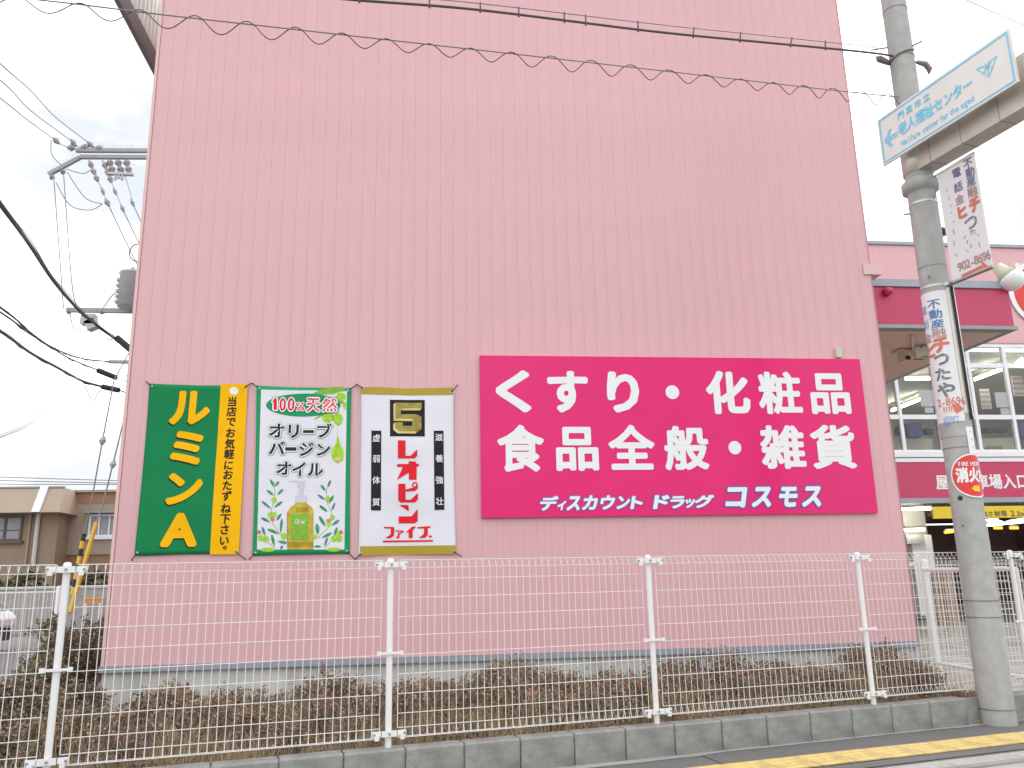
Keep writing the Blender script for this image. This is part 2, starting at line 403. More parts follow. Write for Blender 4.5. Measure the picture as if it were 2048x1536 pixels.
# pavement along the road
pv = MB()
for i in range(40):
    s0 = -16 + i; pv.add([SP(s0, -.92, 0), SP(s0 + 1, -.92, 0), SP(s0 + 1, -.075, 0), SP(s0, -.075, 0)], [(0, 1, 2, 3)])
pv.build('pavement', M['asphalt'], None, kind='structure')
MB().add([SP(-60, -12, -.13), SP(60, -12, -.13), SP(60, -1.25, -.13), SP(-60, -1.25, -.13)], [(0, 1, 2, 3)]).build('road_gutter', M['kerb'], None, kind='structure').location.z = .004 + .13
rd = MB().add([SP(-60, -14, .0), SP(60, -14, .0), SP(60, -1.6, .0), SP(-60, -1.6, .0)], [(0, 1, 2, 3)]).build('road', M['asphalt'], None, kind='structure'); rd.location.z = .008
bed = MB()
bx = []
for i in range(41):
    for j in range(9):
        s = -8 + i * .42; a = SP(s, .06); far = Vector((a.x - .3 * (1 - 0), WY + .02, 0))
        p = a.lerp(far, j / 8); p.z = .05 + .03 * mnoise.noise(p * 2.3) + (.07 * (1 - j / 8) ** 2)
        bx.append(p)
bed.add(bx, [(i * 9 + j, (i + 1) * 9 + j, (i + 1) * 9 + j + 1, i * 9 + j + 1) for i in range(32) for j in range(8)])
bed.build('planting_bed_soil', M['soil'], None, smooth=True, kind='structure')
MB().add([(5.45, 7.2, .03), (24, 11.5, .03), (24, 17.5, .03), (5.45, 17.5, .03)], [(0, 1, 2, 3)]).build('forecourt', M['fore'], None, kind='structure')

# low block kerb wall: every block its own part
kw = thing('kerb_wall', SP(-2, 0), 'low grey concrete block kerb wall carrying the white mesh fence', 'kerb wall')
bl = MB(); wd, hh, c_ = .396, .215, .006
for (x0, x1) in ((0, wd),):
    bl.add([(x0 + c_, -.08, 0), (x1 - c_, -.08, 0), (x1 - c_, -.08, hh - .012), (x0 + c_, -.08, hh - .012), (x0 + c_, -.068, hh), (x1 - c_, -.068, hh), (x1, .045, 0), (x0, .045, 0), (x1 - c_, .045, hh), (x0 + c_, .045, hh), (x0, -.07, 0), (x1, -.07, 0), (x0, -.07, hh - .016), (x1, -.07, hh - .016)],
           [(0, 1, 2, 3), (3, 2, 5, 4), (4, 5, 8, 9), (6, 7, 9, 8), (10, 0, 3, 12), (1, 11, 13, 2), (10, 12, 4, 9, 7), (11, 6, 8, 5, 13), (12, 3, 4), (2, 13, 5)])
bme = bl.mesh('concrete_block', M['block'])
MB().obox(SP(3, -.012, .10), D2 * 9, N2 * .05, (0, 0, .10)).build('mortar_core', M['block'], kw)
k = 0
for i in range(-15, 32):
    s = 2.1 + .4 * i
    if abs(s + .2 - 7.2) < .12: continue
    o = inst(bme, 'concrete_block', SP(s + .002, random.uniform(-.002, .002)) - wloc(kw), kw, PHI)
    o.scale = (1, 1, random.uniform(.99, 1.01))
for i in (-1, 1):
    pass
es = MB(); re_ = random.Random(4)
edge = [(-16 + .25 * i, .035 + .03 * abs(mnoise.noise(Vector((i * .4, 0, 0)))) + (.05 if 2.2 < -16 + .25 * i < 4.4 else 0)) for i in range(160)]
for (sa, wa), (sb, wb) in zip(edge, edge[1:]): es.add([SP(sa, -.078 - wa, .003), SP(sb, -.078 - wb, .003), SP(sb, -.07, .004), SP(sa, -.07, .004)], [(0, 1, 2, 3)])
es.build('kerb_foot_strip', M['kerb'], None, kind='structure')
a_, b_ = onZ(1375, 1500, .003), onZ(1480, 1540, .003)
pj = MB(); dj = (b_ - a_).normalized(); nj = Vector((-dj.y, dj.x, 0)) * .004
pj.add([a_ - nj, b_ - nj, b_ + nj, a_ + nj], [(0, 1, 2, 3)]); pj.build('pavement_joint', M['rubber'], None, kind='structure')
# yellow tactile tiles, each its own part
tp = thing('tactile_paving', SP(4, -.64), 'strip of yellow tactile paving tiles set in the grey pavement', 'tactile paving')
tl = MB().box((.0035, -.148, 0), (.2965, .148, .008))
for j in range(4):
    y = -.1125 + j * .075
    tl.add([(.02, y - .017, .008), (.28, y - .017, .008), (.28, y + .017, .008), (.02, y + .017, .008), (.03, y - .009, .013), (.27, y - .009, .013), (.27, y + .009, .013), (.03, y + .009, .013)],
           [(4, 5, 6, 7), (0, 1, 5, 4), (1, 2, 6, 5), (2, 3, 7, 6), (3, 0, 4, 7)])
tme = tl.mesh('tile', M['tile'])
for i in range(34):
    inst(tme, 'tile', SP(1.2 + .3 * i, -.637, random.uniform(.003, .006)) - wloc(tp), tp, PHI + random.uniform(-.004, .004))
rk = thing('road_kerb', SP(4, -1), 'pale concrete kerb stones along the road edge', 'kerb')
ks = MB().add([(0, -.09, -.05), (.592, -.09, -.05), (.592, -.075, .012), (0, -.075, .012), (.592, .075, .012), (0, .075, .012), (.592, .09, -.02), (0, .09, -.02)],
              [(0, 1, 2, 3), (3, 2, 4, 5), (5, 4, 6, 7), (0, 3, 5, 7), (1, 6, 4, 2)])
kme = ks.mesh('kerb_stone', M['kerb'])
for i in range(18): inst(kme, 'kerb_stone', SP(-1 + .6 * i, -1.09) - wloc(rk), rk, PHI)

# ================================================================ MAIN BUILDING
TOP = 9.3
bd = thing('drugstore_building', (XL, WY, 0), 'pink metal sided shop building with tall wall and recessed glazed wing', 'building')
pitch_ = .1517
g0 = -3.1178
def siding_panel(wd, z0, z1):
    b = MB(); e = .0002; g = .0014
    b.add([(e, g, z0), (e + .0013, 0, z0), (wd - e - .0013, 0, z0), (wd - e, g, z0), (e, g, z1), (e + .0013, 0, z1), (wd - e - .0013, 0, z1), (wd - e, g, z1)],
          [(0, 1, 5, 4), (1, 2, 6, 5), (2, 3, 7, 6)]); return b
sp = siding_panel(pitch_, ZB, TOP).mesh('siding_panel', M['pink'])
xg = g0
n_main = 57
for i in range(n_main): inst(sp, 'siding_panel', Vector((g0 + i * pitch_, WY, 0)) - wloc(bd), bd)
xe = g0 + n_main * pitch_
MB().box((XL + .02, WY + .008, ZB - .02), (XR - .02, 30, TOP - .02)).build('wall_core', M['pink'], bd)
for x0, x1 in ((XL, g0 - .003), (xe + .003, XR)):
    MB().box((x0, WY - .012, ZB), (x1, WY + .06, TOP)).build('corner_trim', M['pink_trim'], bd)
fl = MB().box((XL - .01, WY - .03, ZB - .055), (XR + .01, WY + .04, ZB - .002)); fl.box((XL - .01, WY - .034, ZB - .06), (XR + .01, WY - .022, ZB - .035))
fl.build('base_flashing', M['flash'], bd)
MB().box((XL + .01, WY + .02, -.2), (XR - .01, 30, ZB - .05)).build('plinth', M['plinth'], bd)
MB().box((XL - .06, WY - .06, TOP), (XR + .06, 30, TOP + .14)).build('parapet_cap', M['flash'], bd)
# ribbed side screen with dark girder, upper left
scx = -3.72
MB().box((-3.76, 8.9, 8.25), (-3.70, 30, 8.52)).build('girder', M['dark_metal'], bd)
rb = MB(); y = 8.95
pts = []
while y < 17:
    for (dy, dx) in ((0, 0), (.05, 0), (.07, -.04), (.12, -.04)): pts.append((-3.71 + dx, y + dy))
    y += .14
for i, (x, y) in enumerate(pts): rb.v += [Vector((x, y, 8.52)), Vector((x, y, 10.1))]
rb.f = [[2 * i, 2 * i + 2, 2 * i + 3, 2 * i + 1] for i in range(len(pts) - 1)]; rb.m = [0] * len(rb.f)
rb.build('ribbed_screen', M['ribbed'], bd)
MB().box((-3.80, 12, 10.1), (XL + .3, 30, 10.16)).build('eave_roof', M['grey_metal'], bd)

# ---- recessed wing at Y=18
WG = 18.0
def wx(px, py): return onY(px, py, WG)
wt = 9.30
Zwin_t, Zwin_b = 6.63, 3.94
x = 5.3; wsp = siding_panel(.1517, Zwin_t + .05, wt - .08).mesh('siding_panel', M['pink'])
i = 0
while 9.6 + i * .1517 < 17.5: inst(wsp, 'siding_panel', Vector((9.6 + i * .1517, WG, 0)) - wloc(bd), bd, label if False else 0); i += 1
MB().box((5.4, WG + .01, Zwin_t + .04), (24, WG + .25, wt - .08)).build('wing_wall', M['pink'], bd)
MB().box((5.4, WG - .05, wt - .08), (24, WG + .35, wt)).build('wing_cap', M['flash'], bd)
MB().box((5.4, WG - .06, 2.86), (24, WG + .2, 3.70)).build('fascia_band', M['deep_pink'], bd)
MB().box((5.4, WG - .07, 2.74), (24, WG + .2, 2.857)).build('band_flashing', M['flash'], bd)
sl = MB().box((5.4, WG - .1, 3.82), (24, WG + .2, 3.94)); sl.box((5.4, WG - .08, 3.703), (24, WG + .2, 3.80)); sl.build('window_sill', M['frame'], bd)
# window grid
vx = [11.42 + (14.348 - 13.366) * (j) for j in range(-2, 8)]
vx = [11.42 + .976 * j for j in range(-3, 8)]
hz = [(3.94, 4.0), (4.74, 4.85), (6.03, 6.14), (6.56, 6.63)]
wf = MB()
for a, b in hz: wf.box((5.4, WG - .03, a), (24, WG + .06, b))
wf.build('window_rails', M['frame'], bd)
mul = MB().box((-.04, -.045, 3.945), (.04, .05, 6.555)).mesh('mullion', M['frame'])
for X in vx: inst(mul, 'mullion', Vector((X, WG, 0)) - wloc(bd), bd)
pn = {}
for r_, (z0, z1) in enumerate(((4.0, 4.74), (4.85, 6.03), (6.14, 6.56))):
    pm = MB().add([(.045, .01, z0 + .002), (.931, .01, z0 + .002), (.931, .01, z1 - .002), (.045, .01, z1 - .002)], [(0, 1, 2, 3)]).mesh('window_pane', M['glass'])
    for X in vx[:-1]: inst(pm, 'window_pane', Vector((X, WG, 0)) - wloc(bd), bd)
# room behind the glass
rm = MB()
rm.add([(5.6, 27, 3.75), (24, 27, 3.75), (24, 27, 6.7), (5.6, 27, 6.7)], [(0, 1, 2, 3)])
rm.add([(5.6, 18.2, 3.75), (5.6, 27, 3.75), (5.6, 27, 6.7), (5.6, 18.2, 6.7)], [(0, 1, 2, 3)])
rm.add([(24, 18.2, 3.75), (24, 27, 3.75), (24, 27, 6.7), (24, 18.2, 6.7)], [(0, 1, 2, 3)])
rm.build('room_walls', M['inner_wall'], bd)
MB().box((5.6, 18.21, 6.42), (24, 27, 6.5)).build('room_ceiling', M['ceil'], bd)
MB().box((5.6, 18.21, 3.6), (24, 27, 3.72)).build('room_floor', M['ceil'], bd)
def lamp(name, a, b, m, r=.036):
    d = (Vector(b) - Vector(a)).normalized()
    rr = thing(name, (Vector(a) + Vector(b)) / 2, None, None)
    MB().tube([a, b], r, 8).build('tube', m, rr)
    hs = MB(); c = (Vector(a) + Vector(b)) / 2; hs.obox(c + Vector((0, 0, r + .03)), d * (Vector(b) - Vector(a)).length * .5, d.cross(Vector((0, 0, 1))) * r * .9, (0, 0, .028)); hs.build('housing', M['white'], rr)
    return rr
lps = [((12.6, 19.8, 6.2), (13.75, 19.8, 6.2), 'lit ceiling tube lamp nearest the main wall, running across the upper window'),
       ((15.1, 24.6, 6.2), (14.92, 22.2, 6.2), 'lit ceiling tube lamp running back behind the left upper panes'),
       ((14.95, 21.4, 6.2), (14.86, 18.8, 6.2), 'lit ceiling tube lamp in the panes just right of the utility pole'),
       ((17.6, 21.3, 6.2), (17.3, 18.9, 6.2), 'lit ceiling tube lamp at the right edge of the upper windows')]
lps = [(onZ(1811, 757, 6.2), onZ(1862, 757, 6.2), lps[0][2]), (onZ(1784, 821, 6.2), onZ(1845, 797, 6.2), lps[1][2]),
       (onZ(1950, 759, 6.2), onZ(2007, 737, 6.2), lps[2][2]), (onZ(2033, 727, 6.2), onZ(2046, 721, 6.2), lps[3][2])]
for a, b, lb in lps:
    o = lamp('ceiling_lamp', a, b, M['tube']); tag(o, lb, 'lamp', 'lit tube lamps in the glazed room')
# goods in the room
def flatbox(px0, py0, px1, py1, Y, dep, name, m, lb, cat, grp=None):
    a = onY(px0, py1, Y); b = onY(px1, py0, Y)
    return MB().box((a.x, Y, a.z), (b.x, Y + dep, b.z)).solo(name, m, lb, cat, grp)
flatbox(1790, 877, 1864, 914, 19.2, .5, 'counter', M['inner_white'], 'cream counter behind the lower window left of the utility pole', 'counter')
flatbox(1955, 876, 2031, 914, 19.2, .5, 'counter', M['inner_white'], 'cream counter behind the lower window right of the utility pole', 'counter')
for (a, b, c, d, nm, m, lb) in ((1812, 846, 1838, 876, 'bag', 'blue_goods', 'blue cloth bundle behind the window left of the pole'),
                                (1794, 852, 1806, 870, 'bag', 'dark_goods', 'small dark bag behind the window beside the pink wall'),
                                (1848, 858, 1862, 870, 'parcel', 'dark_goods', 'dark rumpled parcel behind the window close to the pole'),
                                (1813, 899, 1842, 909, 'carton', 'carton', 'flat brown carton on the window ledge left of the pole'),
                                (1847, 907, 1886, 913, 'carton', 'carton', 'long low brown carton lying partly behind the pole'),
                                (1974, 893, 2000, 913, 'basket', 'carton', 'tan round sided basket on the ledge right of the pole'),
                                (1966, 855, 2010, 866, 'shelf', 'dark_goods', 'dark shelf strip with goods right of the pole'),
                                (2038, 850, 2052, 876, 'parcel', 'blue_goods', 'blue parcel behind the last pane at the right edge')):
    p0 = onY(a, d, 18.75); p1 = onY(b, c if False else b and 0 or c, 18.75) if False else onY(c, b, 18.75)
    bm = bmesh.new(); bmesh.ops.create_cube(bm, size=1); bmesh.ops.bevel(bm, geom=bm.edges[:], offset=.18, segments=2, affect='EDGES', profile=.6)
    me = bpy.data.meshes.new(nm); sx, sz = p1.x - p0.x, p1.z - p0.z
    for v in bm.verts: v.co = Vector((v.co.x * sx, v.co.y * .25, (v.co.z + .5) * sz)) + Vector((0, 0, 0))
    for v in bm.verts: v.co += mnoise.noise_vector(v.co * 7 + Vector((a, 0, 0))) * .02 * (0 if nm in ('carton', 'shelf') else 1)
    bm.to_mesh(me); bm.free(); me.materials.append(M[m]); o = bpy.data.objects.new(nm, me); COL.objects.link(o)
    o.location = ((p0.x + p1.x) / 2, 18.75, p0.z); tag(o, lb, nm)
for lst, lb in (([(1842, 781, 1864, 813), (1850, 815, 1866, 826)], 'white paper notice taped inside the window left of the pole'), ([(1993, 785, 2017, 815), (2002, 817, 2018, 829)], 'white paper notice taped inside the window right of the pole')):
    a = onY(lst[0][0], lst[0][3], WG + .03)
    rr = thing('window_notice', a, lb, 'notice', 'paper notices in the upper window')
    for q in lst:
        p0 = onY(q[0], q[3], WG + .03); p1 = onY(q[2], q[1], WG + .03)
        MB().box((p0.x, WG + .018, p0.z), (p1.x, WG + .03, p1.z)).build('sheet', M['white'], rr)
# banners seen reversed inside
for (a, b, c, d, lb) in ((1964, 778, 1978, 818, 'faded pink lettered banner hanging inside between the panes'), (2028, 752, 2044, 792, 'faded mauve lettered banner hanging inside near the right edge')):
    p0 = onY(a, d, 19.4); p1 = onY(c, b, 19.4)
    rr = thing('hanging_banner', (p0.x, 19.4, p0.z), lb, 'banner')
    MB().box((p0.x, 19.4, p0.z), (p1.x, 19.41, p1.z)).build('cloth', M['ceil'], rr)
    for q in range(4):
        zz = p0.z + (p1.z - p0.z) * (q + .3) / 4
        MB().box((p0.x + .02, 19.39, zz), (p1.x - .02, 19.398, zz + (p1.z - p0.z) * .1)).build('stripe', M['ad_brown'], rr)

# ---- garage under the wing
gb = MB()
gb.add([(5.6, 31, 0), (24, 31, 0), (24, 31, 2.9), (5.6, 31, 2.9)], [(0, 1, 2, 3)])
gb.add([(5.6, 18.2, 0), (5.6, 31, 0), (5.6, 31, 2.9), (5.6, 18.2, 2.9)], [(0, 1, 2, 3)])
gb.add([(24, 18.2, 0), (24, 31, 0), (24, 31, 2.9), (24, 18.2, 2.9)], [(0, 1, 2, 3)])
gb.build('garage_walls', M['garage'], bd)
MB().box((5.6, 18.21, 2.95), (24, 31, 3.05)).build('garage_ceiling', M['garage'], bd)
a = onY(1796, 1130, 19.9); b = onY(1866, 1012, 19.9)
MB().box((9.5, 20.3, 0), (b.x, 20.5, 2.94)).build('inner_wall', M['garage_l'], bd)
a = onY(1833, 1125, 19.8); b = onY(1867, 1069, 19.8)
MB().box((a.x, 19.9, .1), (b.x, 20.28, b.z)).build('white_column', M['white'], bd)
a = onY(1812, 1088, 19.85); b = onY(1845, 1070, 19.85)
MB().box((a.x, 19.8, a.z), (b.x, 20.28, b.z)).build('pipe_box', M['grey_metal'], bd)
for p, q, lb in (((1804, 1018), (1864, 1017), 'lit garage tube lamp beside the yellow clearance board'), ((1810, 1060), (1848, 1059), 'lit garage tube lamp low on the grey wall near the pink corner')):
    o = lamp('garage_lamp', onY(*p, 19.6), onY(*q, 19.6), M['tube'], .03); tag(o, lb, 'lamp', 'lit tube lamps in the garage')
for p, q, lb in (((1973, 1041), (1995, 1040), 'lit garage tube lamp tucked under the clearance board right of the pole'), ((1975, 1051), (2008, 1047), 'slanting lit garage tube lamp right of the pole'), ((2013, 1047), (2052, 1041), 'slanting lit garage tube lamp at the right edge')):
    o = lamp('garage_lamp', onY(*p, 25), onY(*q, 23.5), M['tube'], .03); tag(o, lb, 'lamp', 'lit tube lamps in the garage')
for p, q, lb in (((1889, 1065), (1907, 1063), 'orange lit sign lamp left of the pole in the dark garage'), ((1988, 1056), (2004, 1056), 'orange lit sign lamp right of the pole in the dark garage'), ((2020, 1056), (2036, 1056), 'orange lit sign lamp farthest right in the dark garage')):
    o = lamp('garage_lamp', onY(*p, 26), onY(*q, 26), M['tube_o'], .045); tag(o, lb, 'lamp', 'orange lamps in the garage')
# brown boards leaning in the garage mouth
br = thing('board_rack', onY(1890, 1240, 15.5), 'rack of upright brown boards standing in the garage mouth', 'rack')
zt = onY(1890, 1135, 15.5).z
for i in range(9):
    px = 1858 + i * 7.4
    p = onY(px, 1240, 15.5)
    MB().obox((p.x, 15.5 + .02 * (i % 3), (zt + .1) / 2), (.03, 0, 0), (0, .03, 0), (0, 0, (zt - .1) / 2 + random.uniform(-.05, .02))).build('board', M['wood'], br)
# clearance board
cb = thing('clearance_board', (14, WG - .35, 2.35), 'yellow height limit board hanging over the garage entrance', 'sign')
ca = onY(1866, 1040, WG - .35)
MB().box((ca.x, WG - .38, 2.36), (19.5, WG - .33, 2.63)).build('panel', M['clear_yellow'], cb)
cs = Flat((0, WG - .38), 0)
its = [place(ch, *pxbox(cs, (1740, 1000), 6.65, x0, y0, x1, y1), off=.022) for ch, x0, y0, x1, y1 in
       (('高', 1490, 148, 1560, 222), ('さ', 1575, 148, 1632, 218), ('制', 1655, 145, 1728, 220), ('限', 1748, 142, 1822, 218), ('2', 1868, 140, 1920, 218), ('.', 1932, 205, 1942, 216), ('2', 1950, 148, 1995, 216), ('m', 2002, 170, 2050, 214))]
chars(cs, its, .004, M['brown_fr'], cb)
for X in (12.2, 14.5, 17): MB().tube([(X, WG - .355, 2.62), (X, WG - .2, 2.80)], .012, 6).build('hanger', M['grey_metal'], cb)
# band lettering
fs_ = Flat((0, WG - .06), 0)
its = []
for ch, cx in zip('屋上駐車場入口', (1884.5, 1911, 1937.5, 1964, 1991, 2018, 2045)):
    u_, v_ = fs_.px(cx, 964.5 - (cx - 1884) * .012); its.append(place(ch, u_, v_, .345, .365, off=.024, em=True))
chars(fs_, its, .004, M['p_white'], bd)
# red and white sign at the right edge of the wing wall
rs = thing('wall_sign', onY(2060, 640, WG - .1), 'red and white rounded sign on the pink wing wall, cut by the right edge', 'sign')
sf = Flat((0, WG - .02), 0)
c0 = sf.px(2082, 588); rr0 = abs(sf.px(2082, 588)[0] - sf.px(2027, 588)[0])
def disc(cu, cv, r, cut=None, n=40):
    pts = [(cu + r * math.cos(2 * math.pi * i / n), cv + r * math.sin(2 * math.pi * i / n)) for i in range(n)]
    if cut is not None: pts = [(a, max(b, cut)) for a, b in pts]
    return pts
zc = sf.px(2060, 641)[1]; zc2 = sf.px(2060, 647)[1]
for nm, r_, cut, k0, m_ in (('white_board', rr0 + .13, zc2, .03, 'white'), ('red_face', rr0, zc, .05, 'red_paint')):
    pts = disc(c0[0], c0[1], r_, cut); b = MB(); n = len(pts)
    b.add([sf.to3(u, v, 0) for u, v in pts] + [sf.to3(u, v, k0) for u, v in pts], [list(range(n, 2 * n))] + [[i, (i + 1) % n, n + (i + 1) % n, n + i] for i in range(n)])
    b.build(nm, M[m_], rs)

# ---- canopy by the corner
cp = MB(); CY, CX1, CZ0, CZ1 = 9.16, 7.555, 4.215, 4.85
MB().box((XR - .01, CY, CZ0 + .05), (CX1 - .03, 13.4, CZ1)).build('canopy_box', M['deep_pink'], bd)
MB().box((XR - .01, CY - .03, CZ1 - .085), (CX1 - .005, 13.4, CZ1 + .01)).build('canopy_gutter', M['flash'], bd)
MB().box((XR - .01, CY - .025, CZ0), (CX1, 13.4, CZ0 + .045)).build('canopy_edge', M['grey_metal'], bd)
MB().box((XR, CY + .10, CZ0 - .012), (CX1 - .13, 13.3, CZ0 + .02)).build('canopy_soffit', M['soffit'], bd)
MB().box((XR - .1, WY - .02, CZ1 - .02), (XR + .13, WY + .26, CZ1 + .12)).build('flashing_box', M['pink_trim'], bd)
MB().ring((0, 0), [(.001, .0), (.06, .01), (.085, .05), (.085, .09)], 16).build('x', M['deep_pink'])  # replaced below
bpy.data.objects.remove(bpy.data.objects['x'])
p = onY(1772, 585, CY)
dv = MB(); dv.tube([p, p + Vector((0, -.05, 0)), p + Vector((0, -.09, -.01)), p + Vector((0, -.115, -.02))], [.055, .055, .045, .01], 14)
dv.build('vent_cover', M['deep_pink'], bd, smooth=True)
# soffit fittings
def onsof(px, py): return onZ(px, py, CZ0 - .012)
p = onsof(1805, 700)
scm = thing('security_camera', p, 'small beige box camera hanging under the canopy beside the pink corner', 'camera')
MB().obox(p + Vector((0, 0, -.02)), (.10, 0, 0), (0, .10, 0), (0, 0, .012)).build('base', M['soffit'], scm)
MB().obox(p + Vector((0, 0, -.10)), (.035, 0, 0), (0, .08, 0), (0, 0, .07)).build('body', M['tag'], scm)
MB().tube([p + Vector((0, -.08, -.13)), p + Vector((0, -.12, -.14))], .028, 10).build('lens', M['rubber'], scm)
p = onsof(1842, 690)
fl_ = thing('flood_light', p, 'pale flood light with looped cable under the canopy beside the utility pole', 'lamp')
MB().obox(p + Vector((0, 0, -.1)), (.09, -.03, .02), (.02, .05, 0), (0, .01, .05)).build('head', M['tag'], fl_)
MB().tube([p, p + Vector((0, 0, -.06))], .012, 6).build('stem', M['grey_metal'], fl_)
MB().tube([p + Vector((0, .1, -.02)) + Vector((.06 * math.sin(t * .6), .08 * math.cos(t * .6), -.12 - .05 * math.sin(t * .3))) for t in range(9)], .006, 5).build('cable', M['cable'], fl_)
cdt = [onsof(1824, 668), onsof(1826, 700), onsof(1831, 712), onsof(1855, 714)]
MB().tube([q + Vector((0, 0, -.02)) for q in cdt], .017, 8).solo('conduit_pipe', M['plinth'], 'thin pale conduit pipe bent along the canopy soffit', 'pipe', smooth=True)
# big round yard light on the canopy corner
ly = 9.3
A_ = onY(1994, 533, ly - .1); B_ = onY(2024, 560, ly - .2)
ax = (B_ - A_).normalized()
yl = thing('yard_light', onY(2003, 572, ly), 'large round white yard light with conical neck on the canopy corner', 'lamp')
MB().tube([A_, A_ + ax * .10, B_ - ax * .05], [.065, .09, .13], 24).build('housing', M['tag'], yl, smooth=True)
dm = MB(); n_ = 9
dm.tube([B_ - ax * .05] + [B_ - ax * .03 + ax * (.17 * math.sin(t * math.pi / 2 / n_)) for t in range(n_ + 1)], [.14] + [.16 * math.cos(t * math.pi / 2 / n_) + .002 for t in range(n_ + 1)], 28)
dm.build('dome', M['white'], yl, smooth=True)
MB().obox(B_ - ax * .045 + Vector((.03, -.13, .10)), (.03, 0, 0), (.0, .012, .0), (0, 0, .045)).build('clip', M['white'], yl)
MB().tube([onY(2001, 574, ly), onY(2004, 548, ly)], .016, 6).build('strut', M['rubber'], yl)
MB().tube([onY(1990, 570, ly), A_ + ax * .1], .016, 6).build('strut', M['white'], yl)

# ================================================================ BILLBOARD
bb = thing('billboard', (.66, WY, 1.9), 'large magenta billboard with white Japanese lettering on the pink wall', 'billboard')
BX0, BX1, BZ0, BZ1 = .663, 5.219, 1.912, 3.737
MB().box((BX0, WY - .045, BZ0), (BX1, WY - .003, BZ1)).build('panel', M['magenta'], bb)
fb = Flat((0, WY - .045), 0)
O5, S5 = (930, 690), 2.354
r1 = [('く', 145, 118, 312, 318), ('す', 388, 122, 580, 318), ('り', 668, 125, 820, 318), ('・', 944, 190, 1008, 255), ('化', 1135, 122, 1340, 325), ('粧', 1380, 125, 1583, 325), ('品', 1625, 133, 1810, 325)]
r2 = [('食', 152, 375, 373, 597), ('品', 428, 385, 628, 592), ('全', 675, 375, 893, 587), ('般', 938, 380, 1147, 590), ('・', 1240, 452, 1300, 515), ('雑', 1390, 377, 1600, 583), ('貨', 1628, 375, 1838, 583)]
for row in (r1, r2):
    chars(fb, [place(c, *pxbox(fb, O5, S5, *q), off=(.04 if c in 'くすり・化' else .032)) for c, *q in row], .003, M['p_white'], bb)
O6, S6 = (1050, 950), 3.251
r3 = [('デ', 88, 137, 222, 232), ('ィ', 206, 168, 268, 230), ('ス', 268, 137, 368, 232), ('カ', 368, 132, 478, 228), ('ウ', 482, 132, 590, 225), ('ン', 592, 137, 688, 222), ('ト', 682, 137, 772, 222),
      ('ド', 828, 130, 945, 222), ('ラ', 935, 137, 1045, 218), ('ッ', 1035, 155, 1108, 215), ('グ', 1092, 128, 1236, 215),
      ('コ', 1296, 78, 1448, 212), ('ス', 1468, 76, 1615, 210), ('モ', 1640, 76, 1780, 208), ('ス', 1794, 72, 1940, 208)]
for nm, m_, k_, o_ in (('lettering_outline', 'p_blue', .003, .10), ('lettering', 'p_white', .0055, None)):
    its = []
    for c, *q in r3:
        cu, cv, w_, h_ = pxbox(fb, O6, S6, *q)
        its.append(place(c, cu, cv, w_ * .86, h_, off=.05, shear=.22, outline=o_))
    chars(fb, its, k_, M[m_], bb, 'character' if o_ is None else 'character_outline')
a = fb.px(1672, 695); b = fb.px(1685, 714)
MB().box((a[0], WY - .04, b[1]), (b[0], WY, a[1])).solo('wall_plate', M['tag'], 'small pale green cover plate on the wall above the billboard', 'plate')

# ================================================================ BANNERS
def banner(name, corners, base, lb, hooks, seed):
    tl_, tr_, br_, bl_ = corners
    def warp(u, v):
        t = (v - bl_[1]) / (tl_[1] - bl_[1]); s = (u - bl_[0]) / (br_[0] - bl_[0])
        return .014 + .010 * math.sin(3.1 * t * 2 + seed) * math.sin(math.pi * min(max(s, 0), 1)) + .006 * math.sin(7 * s + 5 * t + seed * 2) + .004 * math.sin(23 * t + 3 * s + seed) * math.exp(-((s - .5) / .3) ** 2) \
            + .006 * abs(math.sin(10 * (s + t * .7) + seed)) * max(0, t - .82) / .18
    sf = Flat((0, WY - .005), 0, warp)
    rt_ = thing(name, (bl_[0], WY - .01, bl_[1]), lb, 'banner', 'cloth banners tied to the pink wall')
    b = MB(); nu, nv = 24, 40
    for j in range(nv + 1):
        for i in range(nu + 1):
            s, t = i / nu, j / nv
            L_ = bl_[0] + (tl_[0] - bl_[0]) * t; R_ = br_[0] + (tr_[0] - br_[0]) * t
            z0 = bl_[1] + (br_[1] - bl_[1]) * s - .0; z1 = tl_[1] + (tr_[1] - tl_[1]) * s
            sag = .012 * math.sin(math.pi * s)
            # edges pulled in slightly between the tied corners
            e = .008 * math.sin(math.pi * t)
            u = L_ + (R_ - L_) * s + e * (1 - 2 * s); v = z0 + (z1 - z0) * t + (-sag * t + sag * .6 * (1 - t))
            b.v.append(sf.to3(u, v, 0))
    b.f = [[j * (nu + 1) + i, j * (nu + 1) + i + 1, (j + 1) * (nu + 1) + i + 1, (j + 1) * (nu + 1) + i] for j in range(nv) for i in range(nu)]; b.m = [0] * len(b.f)
    c = b.build('cloth', base, rt_, smooth=True)
    so = c.modifiers.new('thickness', 'SOLIDIFY'); so.thickness = .002; so.offset = -1
    for (u, v), hk in zip(corners, hooks):
        du = .03 if u < (tl_[0] + tr_[0]) / 2 else -.03; dv_ = -.03 if v > 2.5 else .03
        q = sf.to3(u + du, v + dv_, .006)
        MB().tube([q, q + Vector((0, -.004, 0))], [.013, .011], 12).build('eyelet', M['arm_metal'], rt_)
        h = onY(hk[0], hk[1], WY - .02)
        MB().tube([q + Vector((0, -.004, 0)), q.lerp(h, .5) + Vector((0, -.012, -.004)), h, h + Vector((.004, .018, 0))], .0055, 6).build('tie_cord', M['rubber'], rt_)
    return rt_, sf
O4, S4 = (260, 740), 3.0118
